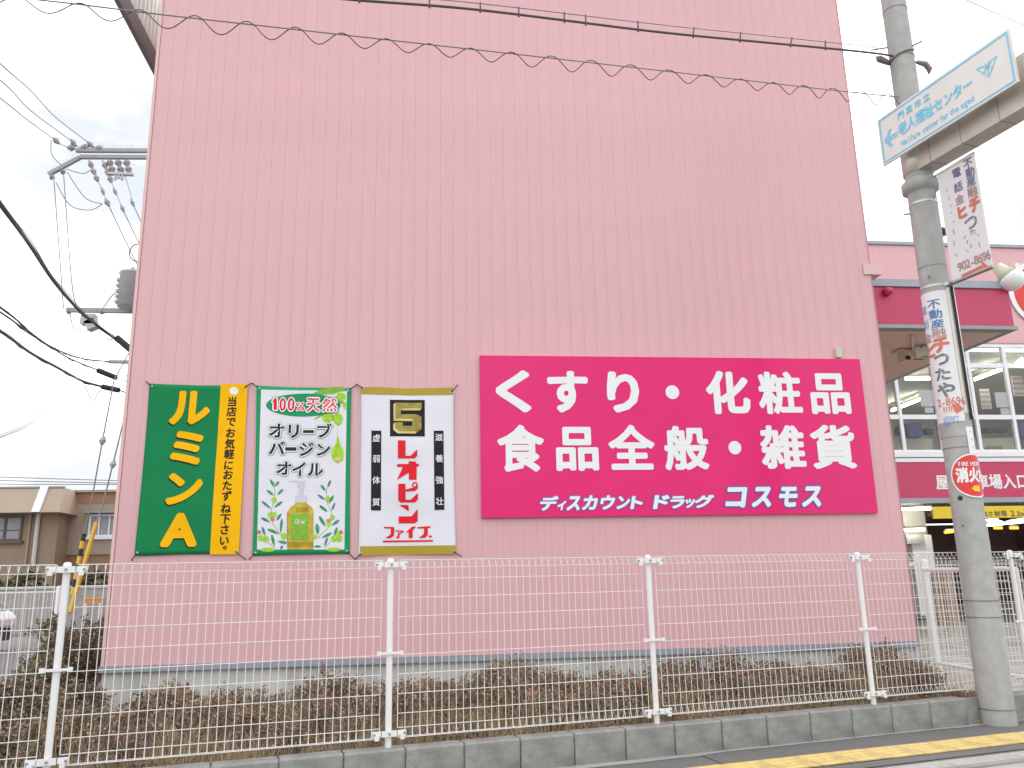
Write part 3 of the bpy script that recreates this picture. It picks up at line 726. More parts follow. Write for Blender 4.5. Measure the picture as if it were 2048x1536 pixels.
# -- green and yellow banner
b1, s1 = banner('banner', [(-2.909, 3.392), (-1.885, 3.381), (-1.878, 1.574), (-2.914, 1.572)], M['p_green'], 'green and yellow cloth banner tied up, leftmost of three', [(292, 763), (503, 766), (490, 1118), (263, 1120)], .4)
def up_(sf, polys, k, nm, m, par): return flat_to_mesh(sf, polys, k, nm, M[m], par)
up_(s1, [pxpoly(s1, O4, S4, [(549, 87), (712, 84), (657, 1110), (484, 1112)])], .003, 'yellow_strip', 'p_yellow', b1)
up_(s1, [pxpoly(s1, O4, S4, ell(629, 128, 27, 23, n=24))], .005, 'white_dot', 'p_white', b1)
big = [('ル', 243, 128, 485, 330), ('ミ', 247, 368, 440, 572), ('ン', 222, 620, 440, 812), ('A', 192, 862, 413, 1066)]
for k_, dx, dy, m_, nm in ((.003, -5, 8, 'p_black', 'lettering_shadow'), (.005, 0, 0, 'p_yellow', 'lettering')):
    its = []
    for c, x0, y0, x1, y1 in big:
        q = pxbox(s1, O4, S4, x0 + dx, y0 + dy, x1 + dx, y1 + dy); its.append(place(c, *q, off=.045 if c != 'A' else .05, shear=.02))
    chars(s1, its, k_, M[m_], b1, 'character' if m_ == 'p_yellow' else 'character_shadow')
txt = '当店でお気軽におたずね下さい。'
its = []
ys = [192, 252, 312, 380, 445, 508, 575, 633, 697, 760, 835, 897, 962, 1028, 1080]
for c, y in zip(txt, ys):
    x = 617 - (y - 192) * (617 - 570) / (1028 - 192)
    if c == '。': x = 596; y = 1052
    u_, v_ = s1.px(O4[0] + x / S4, O4[1] + y / S4); its.append(place(c, u_, v_, .108, .112, off=.026, em=True, shear=.03))
chars(s1, its, .005, M['p_black'], b1)
# -- olive oil banner
b2, s2 = banner('banner', [(-1.783, 3.378), (-.763, 3.356), (-.734, 1.555), (-1.737, 1.552)], M['p_green2'], 'white banner with green border and olive oil bottle picture, middle of three', [(504, 766), (712, 770), (710, 1118), (498, 1118)], 2.1)
up_(s2, [pxpoly(s2, O4, S4, [(792, 120), (1050, 126), (1308, 130), (1292, 1081), (1030, 1083), (766, 1081)])], .002, 'white_field', 'cloth_white', b2)
Oa, Sa = (510, 770), 8.533
up_(s2, [pxpoly(s2, Oa, Sa, leafp(980, 160, 1560, 70, 60)), pxpoly(s2, Oa, Sa, leafp(1000, 600, 1180, 500, 16))], .0035, 'leaf_print', 'p_limed', b2)
up_(s2, [pxpoly(s2, Oa, Sa, ell(1475, 215, 85, 75)), pxpoly(s2, Oa, Sa, [(1500, 330), (1562, 290), (1562, 430), (1520, 420)]), pxpoly(s2, Oa, Sa, ell(1245, 560, 100, 90)), pxpoly(s2, Oa, Sa, ell(1425, 590, 80, 105))], .0035, 'olive_print', 'p_lime', b2)
up_(s2, [pxpoly(s2, Oa, Sa, ell(1340, 560, 14, 60)), pxpoly(s2, Oa, Sa, ell(1470, 300, 60, 25, .3)), pxpoly(s2, Oa, Sa, ell(1425, 680, 22, 26))], .0045, 'olive_shade_print', 'p_limed', b2)
up_(s2, [pxpoly(s2, Oa, Sa, ell(830, 350, 635, 195, 0, 40))], .005, 'green_oval', 'p_green2', b2)
hd = [('1', 312, 235, 368, 430), ('0', 425, 230, 535, 450), ('0', 565, 230, 680, 450), ('%', 705, 305, 850, 445), ('天', 885, 235, 1115, 465), ('然', 1155, 235, 1405, 465)]
one = [(302, 300), (335, 235), (380, 235), (380, 432), (325, 432), (325, 300)]
def polyplace(surf, o, sc, pts, rad):
    base = [surf.px(o[0] + x / sc, o[1] + y / sc) for x, y in pts]; O_, F_, K_ = [], [], []
    sh = [(0, 0)] + ([(rad * f * math.cos(q * math.pi / 6), rad * f * math.sin(q * math.pi / 6)) for f in (.5, 1) for q in range(12)] if rad else [])
    for i, (a, b) in enumerate(sh):
        F_.append(list(range(len(O_), len(O_) + len(base)))); O_ += [(x + a, y + b) for x, y in base]; K_ += [i * .00005] * len(base)
    DK[id(O_)] = (K_, O_); return O_, F_
for k_, m_, o1, nm in ((.0065, 'p_green', .155, 'heading_shadow'), (.008, 'p_white', .105, 'heading_outline'), (.0095, 'p_red', None, 'heading')):
    up_(s2, [place(c, *pxbox(s2, Oa, Sa, *q), off=.03 if c not in '天然1' else (.02 if c != '1' else .008), outline=o1) for c, *q in hd if c != '1'] + [polyplace(s2, Oa, Sa, one, {.155: .021, .105: .014, None: 0}[o1])], k_, nm, m_, b2)
body = [('オ', 250, 665, 505, 905), ('リ', 575, 680, 755, 910), ('ー', 825, 775, 1010, 825), ('ブ', 1065, 665, 1320, 905),
        ('バ', 245, 970, 520, 1190), ('ー', 520, 1065, 710, 1125), ('ジ', 760, 980, 1005, 1215), ('ン', 1060, 1010, 1285, 1210),
        ('オ', 375, 1310, 625, 1540), ('イ', 640, 1320, 865, 1560), ('ル', 905, 1335, 1165, 1555)]
for k_, m_, o1, nm in ((.0065, 'p_green2', .12, 'title_edge'), (.008, 'p_white', .098, 'title_outline'), (.0095, 'p_dark', None, 'title')):
    its = []
    for c, *q in body:
        bx_ = pxbox(s2, Oa, Sa, *q)
        if c == 'ー':
            hx, hy = bx_[2] / 2, bx_[3] / 2; g = {None: 0, .12: .017, .098: .013}[o1]
            its.append(([(bx_[0] - hx - g, bx_[1] - hy - g), (bx_[0] + hx + g, bx_[1] - hy - g), (bx_[0] + hx + g, bx_[1] + hy + g), (bx_[0] - hx - g, bx_[1] + hy + g)], [[0, 1, 2, 3]]))
        else: its.append(place(c, *bx_, off=.035, outline=o1))
    chars(s2, its, k_, M[m_], b2, {None: 'character', .12: 'character_edge', .098: 'character_outline'}[o1])
# drop
dp = [(1415, 700), (1418, 850), (1450, 1000), (1500, 1090), (1527, 1200), (1500, 1290), (1415, 1345), (1330, 1290), (1297, 1200), (1330, 1090), (1385, 1000), (1410, 850)]
up_(s2, [pxpoly(s2, Oa, Sa, dp)], .0035, 'oil_drop_print', 'p_lime', b2)
up_(s2, [pxpoly(s2, Oa, Sa, ell(1415, 1265, 70, 40))], .005, 'drop_shine_print', 'p_gold_l', b2)
Ob, Sb = (510, 940), 8.533
lv = [(330, 290, 265, 160, 22), (345, 285, 415, 195, 22), (330, 440, 205, 345, 24), (385, 430, 485, 325, 24), (280, 665, 115, 530, 24), (330, 645, 475, 535, 24), (265, 890, 105, 815, 26), (370, 870, 455, 745, 24),
      (440, 1080, 465, 830, 24), (420, 1090, 215, 1010, 28), (180, 1130, 125, 965, 24), (335, 1310, 290, 1100, 26), (390, 1220, 550, 1245, 28), (440, 1355, 480, 1290, 24),
      (1205, 360, 1125, 255, 24), (1240, 300, 1295, 170, 22), (1195, 510, 1070, 420, 24), (1255, 580, 1345, 430, 24), (1240, 715, 1100, 605, 28), (1310, 700, 1365, 555, 20),
      (1210, 970, 1095, 785, 30), (1080, 1110, 1060, 915, 34), (1310, 950, 1445, 850, 26), (1140, 1160, 1320, 1070, 26), (1355, 1130, 1405, 975, 26), (1190, 1300, 1240, 1150, 24), (1010, 1305, 1130, 1305, 22)]
up_(s2, [pxstrip(s2, Ob, Sb, q, 5) for q in ([(330, 200), (345, 450), (285, 680), (310, 920), (430, 1090), (470, 1130)], [(1225, 300), (1215, 400), (1240, 580), (1310, 740), (1290, 940), (1080, 1160)], [(190, 1215), (350, 1330)], [(1180, 1330), (1290, 1230)])], .0035, 'stem_print', 'p_limed', b2)
up_(s2, [pxpoly(s2, Ob, Sb, leafp(*q)) for i, q in enumerate(lv) if i % 3 != 1], .005, 'leaf_print', 'p_leaf', b2)
up_(s2, [pxpoly(s2, Ob, Sb, leafp(*q)) for i, q in enumerate(lv) if i % 3 == 1], .005, 'leaf_print', 'p_leafb', b2)
ol = [(330, 515, 42), (265, 770, 42), (340, 760, 40), (500, 1130, 48), (100, 1160, 45), (190, 1180, 48), (1240, 485, 40), (1320, 810, 40), (1265, 920, 40), (1030, 1140, 34), (1345, 1175, 44), (1440, 1170, 50), (1420, 1100, 40)]
up_(s2, [pxpoly(s2, Ob, Sb, ell(x, y, r_ * 1.05, r_ * 1.2)) for x, y, r_ in ol], .0065, 'olive_print', 'p_lime', b2)
up_(s2, [pxpoly(s2, Ob, Sb, ell(x, y, 32, 34)) for x, y in ((305, 840), (75, 1060), (1255, 865), (1470, 1060))], .008, 'ripe_olive_print', 'ad_red', b2)
up_(s2, [pxpoly(s2, Ob, Sb, [(715, 205), (735, 190), (855, 190), (860, 300), (835, 320), (835, 425), (890, 430), (895, 555), (685, 555), (685, 430), (745, 425), (745, 320), (725, 300)]), pxpoly(s2, Ob, Sb, [(580, 185), (735, 180), (735, 205), (580, 210)])], .0035, 'pump_print', 'p_pump', b2)
btl = [(695, 555), (880, 555), (900, 585), (980, 640), (1000, 720), (1000, 1360), (555, 1360), (565, 720), (600, 640), (680, 590)]
up_(s2, [pxpoly(s2, Ob, Sb, btl)], .0065, 'bottle_print', 'p_oil', b2)
up_(s2, [pxpoly(s2, Ob, Sb, [(710, 640), (900, 640), (905, 725), (700, 725)]), pxpoly(s2, Ob, Sb, [(555, 1230), (1000, 1230), (1000, 1310), (555, 1310)]), pxpoly(s2, Ob, Sb, [(555, 720), (575, 720), (572, 1230), (555, 1230)])], .008, 'bottle_shade_print', 'p_oild', b2)
up_(s2, [pxpoly(s2, Ob, Sb, [(620, 750), (915, 750), (915, 1195), (620, 1195)])], .008, 'label_print', 'p_limed', b2)
up_(s2, [place('Olive'[i], *s2.px(Ob[0] + (715 + i * 32) / Sb, Ob[1] + 880 / Sb), .05, .07, off=0, em=True) for i in range(5)], .0095, 'label_lettering', 'p_white', b2)
up_(s2, [pxpoly(s2, Ob, Sb, leafp(70, 1360, 350, 1360, 40)), pxpoly(s2, Ob, Sb, leafp(1200, 1358, 1460, 1358, 40))], .0035, 'leaf_print', 'p_lime', b2)
# -- white and gold banner
b3, s3 = banner('banner', [(-.659, 3.377), (.367, 3.340), (.388, 1.536), (-.645, 1.532)], M['cloth_white'], 'white banner with gold ends and red lettering, nearest the billboard', [(713, 768), (915, 770), (922, 1112), (712, 1117)], 4.2)
[up_(s3, [q_], .003, 'gold_band', 'p_gold', b3) for q_ in [pxpoly(s3, O4, S4, [(1390, 102), (1670, 112), (1946, 108), (1946, 152), (1670, 154), (1390, 148)]), pxpoly(s3, O4, S4, [(1385, 1062), (1962, 1056), (1964, 1108), (1385, 1120)])]]
Oc, Sc = (740, 860), 6.4
[up_(s3, [q_], .003, 'black_panel', 'p_black', b3) for q_ in [pxpoly(s3, (760, 790), 13.97, [(278, 145), (1250, 145), (1252, 1165), (282, 1168)]), pxpoly(s3, Oc, Sc, [(20, 10), (146, 14), (140, 1032), (12, 1030)]), pxpoly(s3, Oc, Sc, [(815, 12), (940, 10), (952, 1022), (826, 1026)])]]
chars(s3, [place(c, *s3.px(Oc[0] + x / Sc, Oc[1] + y / Sc), .088, .088, off=.012, em=True) for c, x, y in
         (('虚', 84, 108), ('弱', 84, 372), ('体', 82, 645), ('質', 80, 925), ('滋', 882, 98), ('養', 886, 368), ('強', 888, 642), ('壮', 892, 915))], .005, M['p_white'], b3)
five = [(375, 270), (440, 225), (1165, 225), (1165, 385), (1120, 440), (585, 440), (585, 550), (990, 545), (1060, 560), (1160, 620), (1160, 950), (1000, 1090), (490, 1085), (370, 985), (370, 800), (410, 775), (640, 775), (640, 870), (905, 870), (905, 740), (375, 735)]
up_(s3, [pxpoly(s3, (760, 790), 13.97, five)], .005, 'gold_numeral', 'p_gold_d', b3)
up_(s3, [pxpoly(s3, (760, 790), 13.97, q) for q in ([(375, 275), (438, 230), (438, 690), (385, 730)], [(625, 385), (1140, 375), (1125, 435), (625, 438)], [(390, 735), (430, 672), (930, 668), (905, 738)], [(372, 810), (435, 800), (435, 930), (540, 1025), (500, 1085), (372, 985)], [(540, 1030), (1010, 1030), (990, 1085), (500, 1085)])], .0065, 'numeral_bevel', 'p_gold_l', b3)
red = [
    [(358, 137), (455, 140), (455, 335), (520, 335), (605, 250), (605, 335), (570, 368), (358, 370)],
    [(348, 440), (495, 440), (495, 405), (590, 408), (590, 436), (625, 436), (625, 470), (597, 472), (597, 640), (497, 640), (497, 550), (348, 640), (420, 476), (348, 476)],
    [(362, 690), (455, 692), (455, 765), (540, 742), (560, 745), (600, 700), (614, 715), (612, 750), (580, 782), (455, 792), (455, 895), (520, 895), (614, 808), (614, 890), (575, 928), (390, 930), (362, 905)],
    [(372, 960), (480, 960), (495, 975), (495, 1040)],
    [(367, 1105), (535, 1105), (610, 1008), (610, 1165), (580, 1193), (367, 1196)],
    [(165, 1415), (805, 1408), (805, 1430), (165, 1438)]]
its = [pxpoly(s3, Oc, Sc, q) for q in red]
rgn, n_ = [], 18
for i in range(n_): t = 2 * math.pi * i / n_; rgn.append((575 + 38 * math.cos(t), 705 + 38 * math.sin(t)))
for i in range(n_): t = 2 * math.pi * i / n_; rgn.append((575 + 20 * math.cos(t), 705 + 20 * math.sin(t)))
its.append(([s3.px(Oc[0] + x / Sc, Oc[1] + y / Sc) for x, y in rgn], [[i, (i + 1) % n_, n_ + (i + 1) % n_, n_ + i] for i in range(n_)]))
fv = [[(178, 1240), (300, 1240), (312, 1255), (308, 1350), (270, 1385), (195, 1385), (265, 1335), (268, 1262), (178, 1258)],
      [(325, 1285), (425, 1285), (435, 1300), (395, 1330), (385, 1315), (405, 1300), (325, 1300)], [(360, 1310), (390, 1312), (378, 1345), (375, 1385), (330, 1385), (355, 1350)],
      [(455, 1315), (540, 1235), (592, 1235), (545, 1290), (545, 1382), (495, 1382), (495, 1310)],
      [(608, 1242), (775, 1230), (775, 1250), (740, 1255), (738, 1345), (705, 1382), (625, 1382), (690, 1330), (694, 1260), (608, 1262)],
      [(752, 1350), (790, 1350), (790, 1375), (752, 1375)]]
its += [pxpoly(s3, Oc, Sc, q) for q in fv]
up_(s3, its, .005, 'red_lettering', 'p_red', b3)

# ================================================================ MESH FENCE
ZT = 1.438
def fence_set():
    # vertical wire in local frame: x along, y = t, z
    def vw(z0=.272, z1=1.43):
        zt, zb = ZT - .068, ZT - 1.106
        pts = [(0, .03, ZT - .016), (0, -.03, ZT - .016), (0, 0, zt), (0, 0, zb), (0, -.03, ZT - 1.165), (0, .03, ZT - 1.165), (0, .003, zb - .005)]
        pts2 = [(0, .003, zt + .004), (0, .03, ZT - .016), (0, -.03, ZT - .016), (0, 0, zt), (0, 0, zb), (0, -.018, ZT - 1.165), (0, .018, ZT - 1.165), (0, .003, zb - .006)]
        return MB().tube(pts2, .0025, 4, cap=False)
    return vw().mesh('vertical_wire', M['wire'])
vwm = fence_set()
HZ = [(.016, -.03), (.016, .03), (.068, 0), (.145, 0)] + [(.27 + .1245 * i, 0) for i in range(7)] + [(1.106, 0), (1.165, -.018), (1.165, .018)]
hme = {}
def hwire(Ln):
    if Ln not in hme: hme[Ln] = MB().tube([(0, 0, 0), (Ln, 0, 0)], .0027, 5).mesh('horizontal_wire', M['wire'])
    return hme[Ln]
def bracket_set(parent, base, rz, mid=True):
    """clamps of one post, local frame of the fence; returns nothing"""
    ca_, sa = math.cos(rz), math.sin(rz); X = Vector((ca_, sa, 0)); Y = Vector((-sa, ca_, 0))
    for zz, w_, h_ in ((ZT - .045, .125, .019), (ZT - 1.135, .125, .018)):
        b = MB(); c = base + Vector((0, 0, zz))
        b.obox(c - Y * .032, X * .05, Y * .008, (0, 0, h_))
        b.obox(c - Y * .032 - X * .084 + Vector((0, 0, .002)), X * .028, Y * .006, (0, 0, h_ * .95)); b.obox(c - Y * .032 + X * .084 + Vector((0, 0, .002)), X * .028, Y * .006, (0, 0, h_ * .95))
        b.obox(c - Y * .045 - X * .085 - Vector((0, 0, .02)), X * .014, Y * .006, (0, 0, .016)); b.obox(c - Y * .045 + X * .085 - Vector((0, 0, .02)), X * .014, Y * .006, (0, 0, .016))
        cl = b.build('clamp', M['white_paint'], parent)
        bo = MB()
        for q in (-.1, 0, .1): bo.tube([c - Y * .038 + X * q, c - Y * .049 + X * q], .008, 8)
        bo.build('bolt', M['grey_metal'], cl)
    if mid:
        c = base + Vector((0, 0, ZT - .628)); b = MB(); b.obox(c - Y * .03, X * .09, Y * .006, (0, 0, .008)); b.obox(c - Y * .03 - X * .075, X * .014, Y * .01, (0, 0, .013)); b.obox(c - Y * .03 + X * .075, X * .014, Y * .01, (0, 0, .013))
        b.build('clamp', M['white_paint'], parent)
def make_fence(root, posts, dirv, rz, z0, wires=True, r=.0215, mid=True, zt_shift=0):
    """posts: list of world xy positions in order along dirv"""
    for i, p in enumerate(posts):
        p = Vector((p[0], p[1], 0))
        ps = MB().ring((p.x, p.y), [(r, z0), (r, ZT - .022)], 16); po = ps.build('post', M['white_paint'], root, smooth=True)
        MB().ring((p.x, p.y), [(r * 1.12, ZT - .03), (r * 1.12, ZT - .012), (r * .8, ZT - .003), (.001, ZT)], 16).build('post_cap', M['white_paint'], po, smooth=True)
        bracket_set(po, p, rz, mid)
        if i + 1 < len(posts):
            q = Vector((posts[i + 1][0], posts[i + 1][1], 0)); Ln = (q - p).length - .12; d = (q - p).normalized()
            st = p + d * .06
            e = MB().tube([st + Vector((0, 0, ZT - .068)), st + Vector((0, 0, ZT - 1.106))], .003, 5)
            pan = e.build('mesh_panel', M['white_paint'], root)
            pw = wloc(pan)
            for dz, t in HZ:
                inst(hwire(round(Ln, 3)), 'horizontal_wire', st + Vector((-math.sin(rz) * t, math.cos(rz) * t, ZT - dz)) - pw, pan, rz)
            n = round(Ln / .0507)
            for k in range(1, n + 1):
                inst(vwm, 'vertical_wire', st + d * (Ln * k / n) - pw, pan, rz)
fr = thing('mesh_fence', SP(-2, 0, .2), 'white welded wire mesh fence with round posts on the kerb wall', 'fence')
ss = [-2, 0, 2, 4, 6, 7.74, 9.74]
make_fence(fr, [SP(s, 0) for s in ss], D2, PHI, .215)
# side gate from the corner
sg = thing('side_gate', (5.70, 8.9, .05), 'white mesh gate between the building corner and the front fence', 'gate')
pf = MB().ring((5.70, 8.9), [(.042, .05), (.042, ZT - .07)], 16).build('post', M['white_paint'], sg, smooth=True)
MB().ring((5.70, 8.9), [(.045, ZT - .075), (.045, ZT - .06), (.001, ZT - .05)], 16).build('post_cap', M['white_paint'], pf, smooth=True)
g = MB()
gx0, gy0, gy1 = 5.66, 8.85, 7.35
for z_ in (.27, ZT - .17): g.tube([(gx0, gy0, z_), (gx0 - .02, gy1, z_)], .02, 8)
g.tube([(gx0, gy0 - .02, .27), (gx0, gy0 - .02, ZT - .17)], .018, 8); g.tube([(gx0 - .02, gy1, .27), (gx0 - .02, gy1, ZT - .17)], .018, 8)
gf = g.build('gate_frame', M['white_paint'], sg)
vg = MB().tube([(0, 0, .27), (0, 0, ZT - .09)], .0026, 4).mesh('vertical_wire', M['wire'])
for k in range(1, 29): inst(vg, 'vertical_wire', Vector((gx0, gy0 - k * .0515, 0)) - wloc(gf), gf)
hg = MB().tube([(0, 0, 0), (0, -1.5, 0)], .0028, 4).mesh('horizontal_wire', M['wire'])
for k in range(9): inst(hg, 'horizontal_wire', Vector((gx0, gy0, .36 + k * .12)) - wloc(gf), gf)
# a further fence across the forecourt
ff = thing('mesh_fence', (5.62, 9.15, .05), 'low white mesh fence running back from the slim post at the building corner', 'fence')
make_fence(ff, [(5.62, 9.12), (7.6, 9.35), (9.58, 9.58), (11.56, 9.81)], Vector((1, .116, 0)).normalized(), math.atan(.116), .05, r=.018, mid=False)
ff.location.z -= .06; 
# fine fence in the left lot
lf = thing('lot_fence', (-4.66, 11.5, 0), 'grey fine barred fence beside the left parking lot', 'fence')
for X in (-4.66, -6.66, -8.66, -10.66): MB().ring((X, 11.5), [(.035, 0), (.035, 1.26), (.02, 1.28), (.001, 1.285)], 12).build('post', M['white_paint'], lf, smooth=True)
MB().box((-10.7, 11.49, 1.2), (-4.66, 11.51, 1.22)).build('rail', M['white_paint'], lf); MB().box((-10.7, 11.49, .1), (-4.66, 11.51, .12)).build('rail', M['white_paint'], lf)
lb_ = MB().tube([(0, 0, .1), (0, 0, 1.22)], .0035, 4).mesh('bar', M['white_paint'])
for k in range(118): inst(lb_, 'bar', Vector((-10.6 + k * .05, 11.5, 0)) - wloc(lf), lf)

# ================================================================ UTILITY POLE with its signs
PC = Vector((4.869, 6.840, 0))
def prad(z): return .138 - z * .0033
up1 = thing('utility_pole', PC, 'thick grey concrete utility pole standing at the kerb wall', 'utility pole')
b = MB(); b.ring(PC, [(prad(z), z) for z in (0, .5, 1, 1.5, 2, 2.44)], 40).build('lower_shaft', M['pole_concrete'], up1, smooth=True)
MB().ring(PC, [(prad(z) + .004, z) for z in (2.44, 3, 4, 5, 5.12)], 40).build('upper_shaft', M['pole_concrete'], up1, smooth=True)
MB().ring(PC, [(prad(z), z) for z in (5.12, 6, 7, 8, 10, 11.5)], 40, cap=True).build('top_shaft', M['pole_concrete'], up1, smooth=True)
MB().ring(PC, [(prad(5), 4.93), (prad(5) + .045, 4.96), (prad(5) + .05, 5.04), (prad(5) + .012, 5.08)], 40).build('collar', M['pole_concrete'], up1, smooth=True)
for z_, h_ in ((.10, .006), (.86, .007), (1.0, .007), (2.36, .006), (4.13, .010), (6.45, .006), (7.02, .006)):
    MB().ring(PC, [(prad(z_) + .001, z_), (prad(z_) + .005, z_), (prad(z_) + .005, z_ + h_), (prad(z_) + .001, z_ + h_)], 40).build('steel_band', M['band'], up1)
for z_ in (3.92, 4.80):
    q = MB().ring(PC, [(prad(z_) + .004, z_), (prad(z_) + .008, z_), (prad(z_) + .008, z_ + .022), (prad(z_) + .004, z_ + .022)], 40); q.build('perforated_band', M['arm_metal'], up1)
thc = math.atan2(CAM.y - PC.y, CAM.x - PC.x)     # angle facing the camera; viewer's right = increasing angle
def cylp(deg, z, k=0): t = thc + R(deg); r_ = prad(z) + k; return Vector((PC.x + r_ * math.cos(t), PC.y + r_ * math.sin(t), z))
for deg, z_, l_ in ((-75, 6.62, .16), (70, 6.55, .1), (-80, 4.74, .06), (-20, 1.92, .03), (-24, 1.66, .015), (-15, 4.02, .03), (85, 4.45, .05)):
    MB().tube([cylp(deg, z_, -.005), cylp(deg, z_, l_)], .008, 6).build('step_bolt', M['band'], up1)
MB().tube([cylp(-20, 1.9, -.004), cylp(-20, 1.9, .002)], .022, 10).build('bolt_hole', M['rubber'], up1)
# cable clamps
A_ = cylp(-70, 6.42, .0); cc = MB(); e_ = -D2
cc.tube([A_, A_ + e_ * .06 + Vector((0, 0, .015)), A_ + e_ * .14 + Vector((0, 0, .03)), A_ + e_ * .17 + Vector((0, 0, .05))], [.02, .03, .035, .01], 8)
cc.build('cable_clamp', M['band'], up1, smooth=True)
bs = MB(); bs.tube([cylp(d_, 6.42 + .0006 * (d_ + 70) , .008) for d_ in range(-70, 80, 10)], .012, 6); bs.build('strap', M['band'], up1)
A_ = cylp(80, 6.36, .02); cc = MB(); cc.tube([A_, A_ + D2 * .10, A_ + D2 * .15 + Vector((0, 0, -.05)), A_ + D2 * .13 + Vector((0, 0, -.1))], [.02, .03, .03, .012], 8); cc.build('cable_clamp', M['band'], up1, smooth=True)
# small junction light behind pole
p = onV(1888, 452, PC + N2 * .2, PHI)
jb = MB().tube([p - D2 * .10, p - D2 * .02, p + D2 * .03], [.045, .045, .02], 10); jb.build('junction_box', M['rubber'], up1)

# wrapped advertisement
ad = thing('wrapped_advertisement', cylp(0, 2.58), 'worn white advertisement sheet wrapped round the utility pole', 'advertisement')
cy = Cyl(PC, lambda z: prad(z) + .005, thc)
def cylsheet(name, m, d0, d1, z0, z1, k, par, zf=None):
    b = MB(); n = 30
    for i in range(n + 1):
        dd = d0 + (d1 - d0) * i / n
        sh = zf(dd) if zf else 0
        for z_ in (z0, z1):
            t = thc + R(dd); r_ = prad(z_ + sh) + k; b.v.append(Vector((PC.x + r_ * math.cos(t), PC.y + r_ * math.sin(t), z_ + sh)))
    b.f = [[2 * i, 2 * i + 2, 2 * i + 3, 2 * i + 1] for i in range(n)]; b.m = [0] * n
    o = b.build(name, m, par); so = o.modifiers.new('t', 'SOLIDIFY'); so.thickness = .0015; so.offset = 0
    return o
cylsheet('sheet', M['ad_white'], -170, 38, 2.575, 3.82, .0075, ad)
cylsheet('backing', M['arm_metal'], 40, 66, 2.65, 3.90, .007, ad)
st_ = MB(); 
for z0_, z1_ in ((2.59, 3.90),):
    p0, p1 = cylp(66, z0_, .0), cylp(66, z1_, .0); nrm = Vector((math.cos(thc + R(66)), math.sin(thc + R(66)), 0)); tg = Vector((-nrm.y, nrm.x, 0))
    st_.add([p0, p0 + nrm * .035, p0 + nrm * .035 + tg * .008, p0 + tg * .008, p1, p1 + nrm * .035, p1 + nrm * .035 + tg * .008, p1 + tg * .008], [(0, 1, 5, 4), (1, 2, 6, 5), (2, 3, 7, 6), (3, 0, 4, 7), (4, 5, 6, 7), (0, 3, 2, 1)])
st_.build('seam_strip', M['rubber'], ad)
st_ = MB(); p0, p1 = cylp(67, 2.62, .036), cylp(67, 3.88, .036); st_.tube([p0, p1], .004, 5); st_.build('edge_trim', M['white'], ad)
def pz(py, px=1870):            # photo row -> height on the pole axis plane
    return onV(px, py, PC - Vector((math.cos(thc), math.sin(thc), 0)) * -.15, PHI).z
def adglyph(items, m, off, nm, k=.010, em=.1):
    its = []
    for c, deg, z_, w_, h_ in items: its.append(place(c, R(deg) * .14, z_, w_, h_, off=off, em=True))
    chars(cy, its, k - .005, m, ad)
colx = -9
adglyph([('不', -14, pz(605), .115, .10), ('動', -12, pz(625), .12, .095), ('産', -10, pz(644), .12, .085)], M['ad_blue'], .022, 'lettering')
adglyph([('融', -10, pz(662), .13, .10)], M['ad_brown'], .01, 'lettering')
adglyph([('チ', -9, pz(686), .155, .165)], M['ad_red'], .05, 'lettering')
adglyph([('つ', -14, pz(714), .14, .15), ('た', -18, pz(744), .15, .13), ('や', -14, pz(776), .17, .15)], M['ad_grey'], .035, 'lettering')
adglyph([(c, -46 + i * 17.0, pz(799), .082, .105) for i, c in enumerate('2-8696')], M['ad_red'], .012, 'lettering')
adglyph([('電', -62, pz(612), .1, .09), ('話', -60, pz(640), .1, .09)], M['ad_lblue'], .012, 'lettering')
adglyph([('金', -58, pz(668), .11, .1)], M['ad_brown'], .012, 'lettering')
adglyph([('ヒ', -56, pz(694), .14, .15)], M['ad_red'], .045, 'lettering')
zc = pz(814); q = .14
its = [([(R(4) * q, zc - .035), (R(8) * q, zc - .035), (R(8) * q, zc - .055), (R(38) * q, zc - .012), (R(13) * q, zc + .055), (R(13) * q, zc + .028), (R(-2) * q, zc + .03)], [[0, 1, 2, 3, 4, 5, 6]])]
for x_ in (-32, -24, -14, -6): its.append(([(R(x_) * q, zc - .03), (R(x_ + 3) * q, zc - .03), (R(x_ + 4) * q, zc + .02), (R(x_) * q, zc + .025)], [[0, 1, 2, 3]]))
flat_to_mesh(cy, its, .005, 'arrow', M['ad_red'], ad)
adglyph([('柳', -24, pz(836) - .01, .085, .10), ('町', 2, pz(836), .07, .07)], M['ad_lblue'], .005, 'lettering')

# number plate strip and fire hydrant disc
npt = thing('pole_plate', cylp(58, 2.2), 'narrow cream number strip fixed to the pole above the hydrant disc', 'plate')
cylsheet('strip', M['p_white'], 36, 72, 2.30, 2.545, .006, npt)
flat_to_mesh(cy, [(ell(R(50) * .145, z_, .006, .008, n=8), [list(range(8))]) for z_ in (2.36, 2.43, 2.50)], .004, 'marks', M['ad_brown'], npt)
hy = thing('hydrant_sign', cylp(38, 2.1), 'round red fire hydrant disc wrapped on the utility pole', 'sign')
HC, HZc, HR = R(42) * .135, 2.098, .196
for nm, r_, k_, m_ in (('white_rim', HR, .004, 'p_white'), ('red_face', HR - .013, .0055, 'hyd_red')):
    flat_to_mesh(cy, [(ell(HC, HZc, r_, r_, n=48), [list(range(48))])], k_, nm, M[m_], hy)
its = [place(c, HC + u_, HZc + .005, .098, .135, off=.045, em=True) for c, u_ in (('消', -.103), ('火', -.005), ('栓', .093))]
its += [place(c, HC - .112 + i * .0195, HZc + .105, .04, .052, off=.02, em=True) for i, c in enumerate('FIRE HYDRANT') if c != ' ']
flat_to_mesh(cy, its, .007, 'lettering', M['p_white'], hy)
